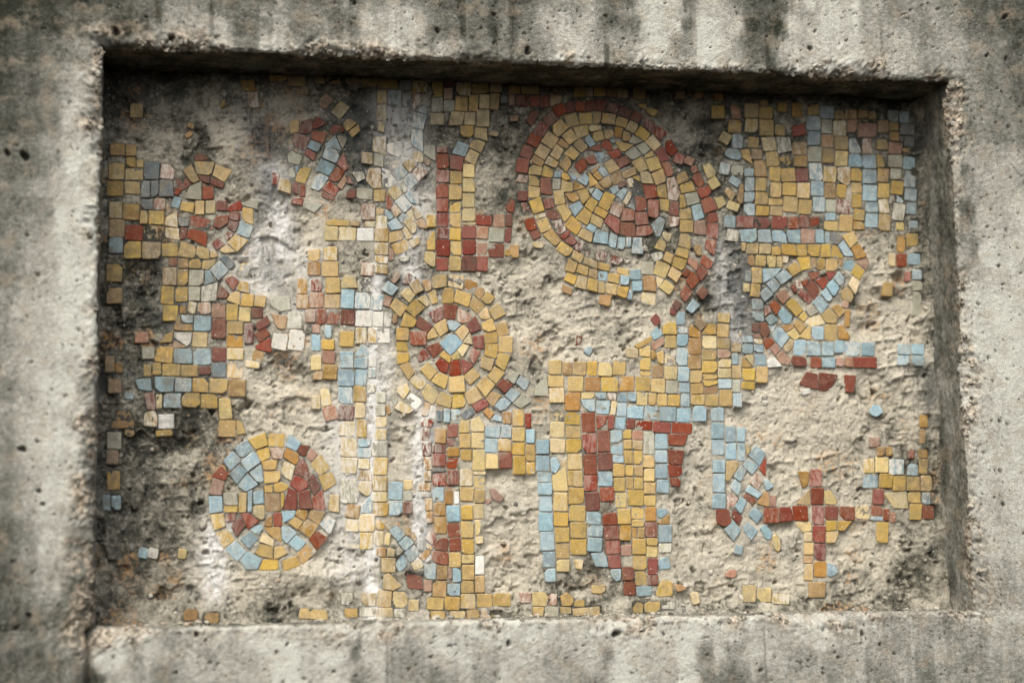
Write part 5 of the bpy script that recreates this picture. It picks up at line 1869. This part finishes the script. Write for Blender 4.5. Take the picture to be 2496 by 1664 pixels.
# mortar packed into the angles of the niche
def fillet(dist, r, a): return a*np.exp(-np.maximum(dist, 0)/r)
xg, zg = G[:, 0], G[:, 2]
fr = 1+0.6*fbm(G, 25, 3, 120)
dep -= (fillet(zg, 0.011, 0.020)+fillet(W-xg, 0.010, 0.022)+fillet(xg, 0.005, 0.006))*fr*(1-0.7*ck)
for (px, pz, w, h, a) in ((0.18, 0.635, 0.055, 0.03, -0.010), (0.27, 0.06, 0.06, 0.018, -0.012), (0.40, 0.075, 0.05, 0.02, -0.010), (1.02, 0.49, 0.03, 0.04, -0.010), (0.235, 0.565, 0.02, 0.045, 0.008)):
    dep += a*np.exp(-((xg-px)/w)**2-((zg-pz)/h)**2)*(1-ck)*(1+0.5*mid)
dep = np.where(ck > 0.4, np.maximum(dep, 0.0009+0.0006*fine), dep)
for i in range(520):
    px, pz = rng.uniform(0, W), rng.uniform(0, H); rad = 0.0014+0.0034*rng.random()**3
    i0, i1 = np.searchsorted(gx, [px-3*rad, px+3*rad]); j0, j1 = np.searchsorted(gz, [pz-3*rad, pz+3*rad])
    if i1 <= i0 or j1 <= j0: continue
    dx = GX[j0:j1, i0:i1]-px; dz = GZ[j0:j1, i0:i1]-pz; an = np.arctan2(dz, dx); ph = 6.3*rng.random()
    k = 1-sstep(0.5, 1.25, np.sqrt(dx**2+dz**2*1.4)/(rad*(1+0.3*np.sin(2*an+ph)+0.2*np.sin(3*an+2*ph))))
    d2 = dep.reshape(GX.shape); d2[j0:j1, i0:i1] += (0.003+1.4*rad)*k*(1-ck.reshape(GX.shape)[j0:j1, i0:i1])
for (px, pz, w, h, a) in HOLES:
    dep += a*np.exp(-(((xg-px)/w)**2+((zg-pz)/h)**2)**1.6)*(1-ck)*(1+0.5*mid+0.4*fine)
streaks = np.zeros(len(G)); sootv = np.zeros(len(G))
def streak_at(x, z):
    li = np.zeros(len(x)); so = np.zeros(len(x))
    for (x0, z0, x1, z1, wd, s) in STREAK:
        t = np.clip((z-z0)/(z1-z0), 0, 1); cx = x0+(x1-x0)*t
        dz = np.maximum(np.maximum(z-max(z0, z1), min(z0, z1)-z), 0)
        g = np.exp(-((x-cx)/wd)**2-(dz/0.015)**2)*abs(s)
        if s > 0: li = np.maximum(li, g)
        else: so = np.maximum(so, g)
    return li, so
jit = 0.006*fbm(G, 30, 3, 131)
lime, soot = streak_at(xg+jit, zg)
lime = np.clip(lime*1.3+0.10*sstep(0.1, 0.5, fbm(G, 9, 3, 133)), 0, 1)
bt = idw(xg+0.022*fbm(G, 16, 4, 141), zg+0.022*fbm(G, 16, 4, 142), BED, 2.6) + 0.22*fbm(G, 22, 4, 143)  # mortar stains, with the shade along the left side put into the tone
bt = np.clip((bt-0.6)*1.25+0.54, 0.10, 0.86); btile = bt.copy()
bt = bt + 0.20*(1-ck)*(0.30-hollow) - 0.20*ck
warm = sstep(0.25, 0.55, fbm(G, 24, 4, 151))*0.8
V = G.copy(); V[:, 1] = DF+dep
V[:, 0] += 0.0012*fbm(G, 120, 2, 161)*(1-ck); V[:, 2] += 0.0012*fbm(G, 120, 2, 162)*(1-ck)
I = np.arange(NXg*NZg).reshape(NZg, NXg)
q = np.stack([I[:-1, :-1], I[:-1, 1:], I[1:, 1:], I[1:, :-1]], -1).reshape(-1, 4)
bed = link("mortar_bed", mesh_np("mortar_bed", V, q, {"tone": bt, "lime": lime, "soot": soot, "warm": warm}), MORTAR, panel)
def bed_y(x, z):
    i = int(np.clip(round((x-gx[0])/GS), 0, NXg-1)); j = int(np.clip(round((z-gz[0])/GS), 0, NZg-1)); return V[j*NXg+i, 1]

MOTIF = {1: ("spiral_motif", "large red-edged ochre spiral with red and blue tiles inside"),
         2: ("wheel_motif", "round wheel of blue, red and ochre wedges in the lower left"),
         3: ("roundel_motif", "concentric ochre and red rings around a blue diamond"),
         4: ("leaf_motif", "slanting leaf of red tiles edged with pale blue"),
         5: ("cross_motif", "dark red cross with yellow tiles in its corners")}
holder = {0: panel}
for k, (n, l) in MOTIF.items():
    o = link(n, None, None, panel); o["label"] = l; holder[k] = o

def tessera(p, y, tilt, jitter=0.0007):
    """outline with chipped corners -> rim, bevelled face, sides; returns verts, faces, rim weights"""
    n = len(p); ce = p.mean(0); sz = max(math.sqrt(np.ptp(p[:, 0])*np.ptp(p[:, 1])), 0.004); p = ce+(p-ce)*(1+0.0001*2/sz)
    out = []
    for i in range(n):
        a, b, c = p[i-1], p[i], p[(i+1) % n]
        l1 = np.linalg.norm(a-b); l2 = np.linalg.norm(c-b); k = rng.uniform(0.0006, 0.0018)
        if rng.random() < 0.09: k = rng.uniform(0.003, 0.006)
        k1, k2 = min(k*rng.uniform(.7, 1.3), l1*0.35), min(k*rng.uniform(.7, 1.3), l2*0.35)
        out.append(b+(a-b)/max(l1, 1e-6)*k1); out.append(b+(c-b)/max(l2, 1e-6)*k2)
    o = np.array(out)+rng.normal(0, jitter*0.4, (2*n, 2)); m = len(o)
    def lift(q, yy): return np.stack([q[:, 0], yy+tilt[0]*(q[:, 0]-ce[0])+tilt[1]*(q[:, 1]-ce[1]), q[:, 1]], 1)
    size = math.sqrt(max((p[:, 0].ptp() if hasattr(p[:, 0], 'ptp') else np.ptp(p[:, 0]))*np.ptp(p[:, 1]), 1e-8))
    inset = min(0.0009, size*0.07)
    f = ce+(o-ce)*(1-inset*2/size)
    back = lift(o, y+0.018); rim = lift(o, y+0.0010); face = lift(f, y+rng.normal(0, 0.00018, m))
    Vt = np.concatenate([back, rim, face]); F = []
    for i in range(m):
        j = (i+1) % m
        F.append((i, j, m+j, m+i)); F.append((m+i, m+j, 2*m+j, 2*m+i))
    F.append(tuple(range(2*m, 3*m)))
    return Vt, F, np.concatenate([np.ones(m), np.ones(m), np.full(m, 0.12)])

count = {}; rest = {}
order = sorted(range(len(tiles)), key=lambda i: -np.ptp(tiles[i][2][:, 0])*np.ptp(tiles[i][2][:, 1]))
def tile_mesh(name, items):
    Vs, Fs, A = [], [], {k: [] for k in ("tint", "tint2", "lime", "rim", "grime_shade")}; base = 0
    for c, p in items:
        y = DF + rng.normal(0, 0.0006)
        if rng.random() < 0.05: y += rng.uniform(-0.002, 0.0015)
        if c.isupper(): y += 0.0006
        Vt, F, rim = tessera(p, y, rng.normal(0, 0.022, 2))
        li, so = streak_at(Vt[:, 0], Vt[:, 2])
        li = np.clip(li*1.05 + (0.5 if c.isupper() else 0.0) + (0.30*rng.random()**4), 0, 1)
        Vs.append(Vt); Fs += [tuple(k+base for k in f) for f in F]; base += len(Vt)
        A["tint"] += [rng.random()]*len(Vt); A["tint2"] += [rng.random()]*len(Vt); A["lime"] += list(li); A["rim"] += list(rim)
        ii = np.clip(((Vt[:, 0]-gx[0])/GS).astype(int), 0, NXg-1); jj = np.clip(((Vt[:, 2]-gz[0])/GS).astype(int), 0, NZg-1)
        A["grime_shade"] += list(np.clip((0.60-btile[jj*NXg+ii])*1.5, 0, 0.85))  # tiles darken with the bed tone: its grime and its painted left-side shade
    me = bpy.data.meshes.new(name); me.from_pydata(np.concatenate(Vs).tolist(), [], Fs)
    for n, a in A.items():
        at = me.attributes.new(n, 'FLOAT', 'POINT'); at.data.foreach_set("value", np.asarray(a, np.float32))
    return me
for i in order:
    c, mo, p = tiles[i]; k = c.lower(); name = COL[k][0]
    if mo == 0:
        count[k] = count.get(k, 0)+1
        if count[k] > 300: rest.setdefault(k, []).append((c, p)); continue
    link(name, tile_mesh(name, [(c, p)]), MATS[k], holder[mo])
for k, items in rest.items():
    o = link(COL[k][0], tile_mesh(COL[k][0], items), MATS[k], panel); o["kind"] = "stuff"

# ------------------------------------------------------------------ loose grit and shards bedded in the mortar
ICO_V = []
gphi = (1+5**.5)/2
for a in (-1, 1):
    for b in (-gphi, gphi): ICO_V += [(0, a, b), (a, b, 0), (b, 0, a)]
ICO_V = np.array(ICO_V)/np.linalg.norm(ICO_V[0])
from mathutils import geometry
import bmesh
bm = bmesh.new(); [bm.verts.new(v) for v in ICO_V]; bmesh.ops.convex_hull(bm, input=bm.verts[:]); bm.verts.index_update()
ICO_F = np.array([[v.index for v in f.verts] for f in bm.faces]); ICO_V = np.array([v.co[:] for v in bm.verts]); bm.free()
Vs, Fs, A = [], [], {k: [] for k in ("tone", "lime", "soot", "warm")}; base = 0; tries = 0
ckg = cov2
while base < 12*1500 and tries < 20000:
    tries += 1
    x, z = rng.uniform(0.004, W-0.004), rng.uniform(0.003, H-0.01)
    i = int((x-gx[0])/GS); j = int((z-gz[0])/GS)
    if cov[j, i] > 0.2 or rng.random() < ckg[j, i]*0.8: continue
    s = 0.0010+0.0042*rng.random()**4
    v = ICO_V*rng.uniform(0.65, 1.25, (12, 1))*s*np.array([1, .6, 1])*rng.uniform(.7, 1.3, 3)
    Vs.append(v+np.array([x, bed_y(x, z)+s*0.15, z])); Fs.append(ICO_F+base); base += 12
    t0 = bt[j*NXg+i]+rng.normal(0.05, 0.25)
    A["tone"] += [t0]*12; A["lime"] += [0.5*rng.random()**3]*12; A["soot"] += [0.7*rng.random()**6]*12; A["warm"] += [rng.random()**5]*12
for i in range(260):
    x = rng.uniform(0.01, W-0.01); y = D-0.004-0.075*rng.random()**1.6; s = 0.0010+0.0042*rng.random()**3.5
    v = ICO_V*rng.uniform(0.65, 1.25, (12, 1))*s*np.array([1, 1, .7])
    Vs.append(v+np.array([x, y, 0.0012+s*0.4])); Fs.append(ICO_F+base); base += 12
    A["tone"] += [rng.uniform(0.3, 1.0)]*12; A["lime"] += [0.5*rng.random()**3]*12; A["soot"] += [0.7*rng.random()**6]*12; A["warm"] += [rng.random()**4]*12
g = link("mortar_grit", mesh_np("mortar_grit", np.concatenate(Vs), np.concatenate(Fs), A, smooth=False), MORTAR, panel); g["kind"] = "stuff"
# grit exposed along the chipped arris of the concrete
Vs, Fs, A = [], [], {k: [] for k in ("tone", "edge", "pit")}; base = 0
cand = np.where((edge > 0.45) & (th > 0.05) & (th < 1.5))[0]
for g_ in rng.choice(cand, 1100):
    s = 0.0010+0.0035*rng.random()**3
    v = ICO_V*rng.uniform(0.65, 1.25, (12, 1))*s*rng.uniform(.7, 1.3, 3)
    Vs.append(v+P[g_]); Fs.append(ICO_F+base); base += 12
    A["tone"] += [rng.uniform(0.2, 1)]*12; A["edge"] += [rng.random()]*12; A["pit"] += [0.8*rng.random()**5]*12
g = link("edge_grit", mesh_np("edge_grit", np.concatenate(Vs), np.concatenate(Fs), A, smooth=False), CONCRETE, wall); g["kind"] = "stuff"
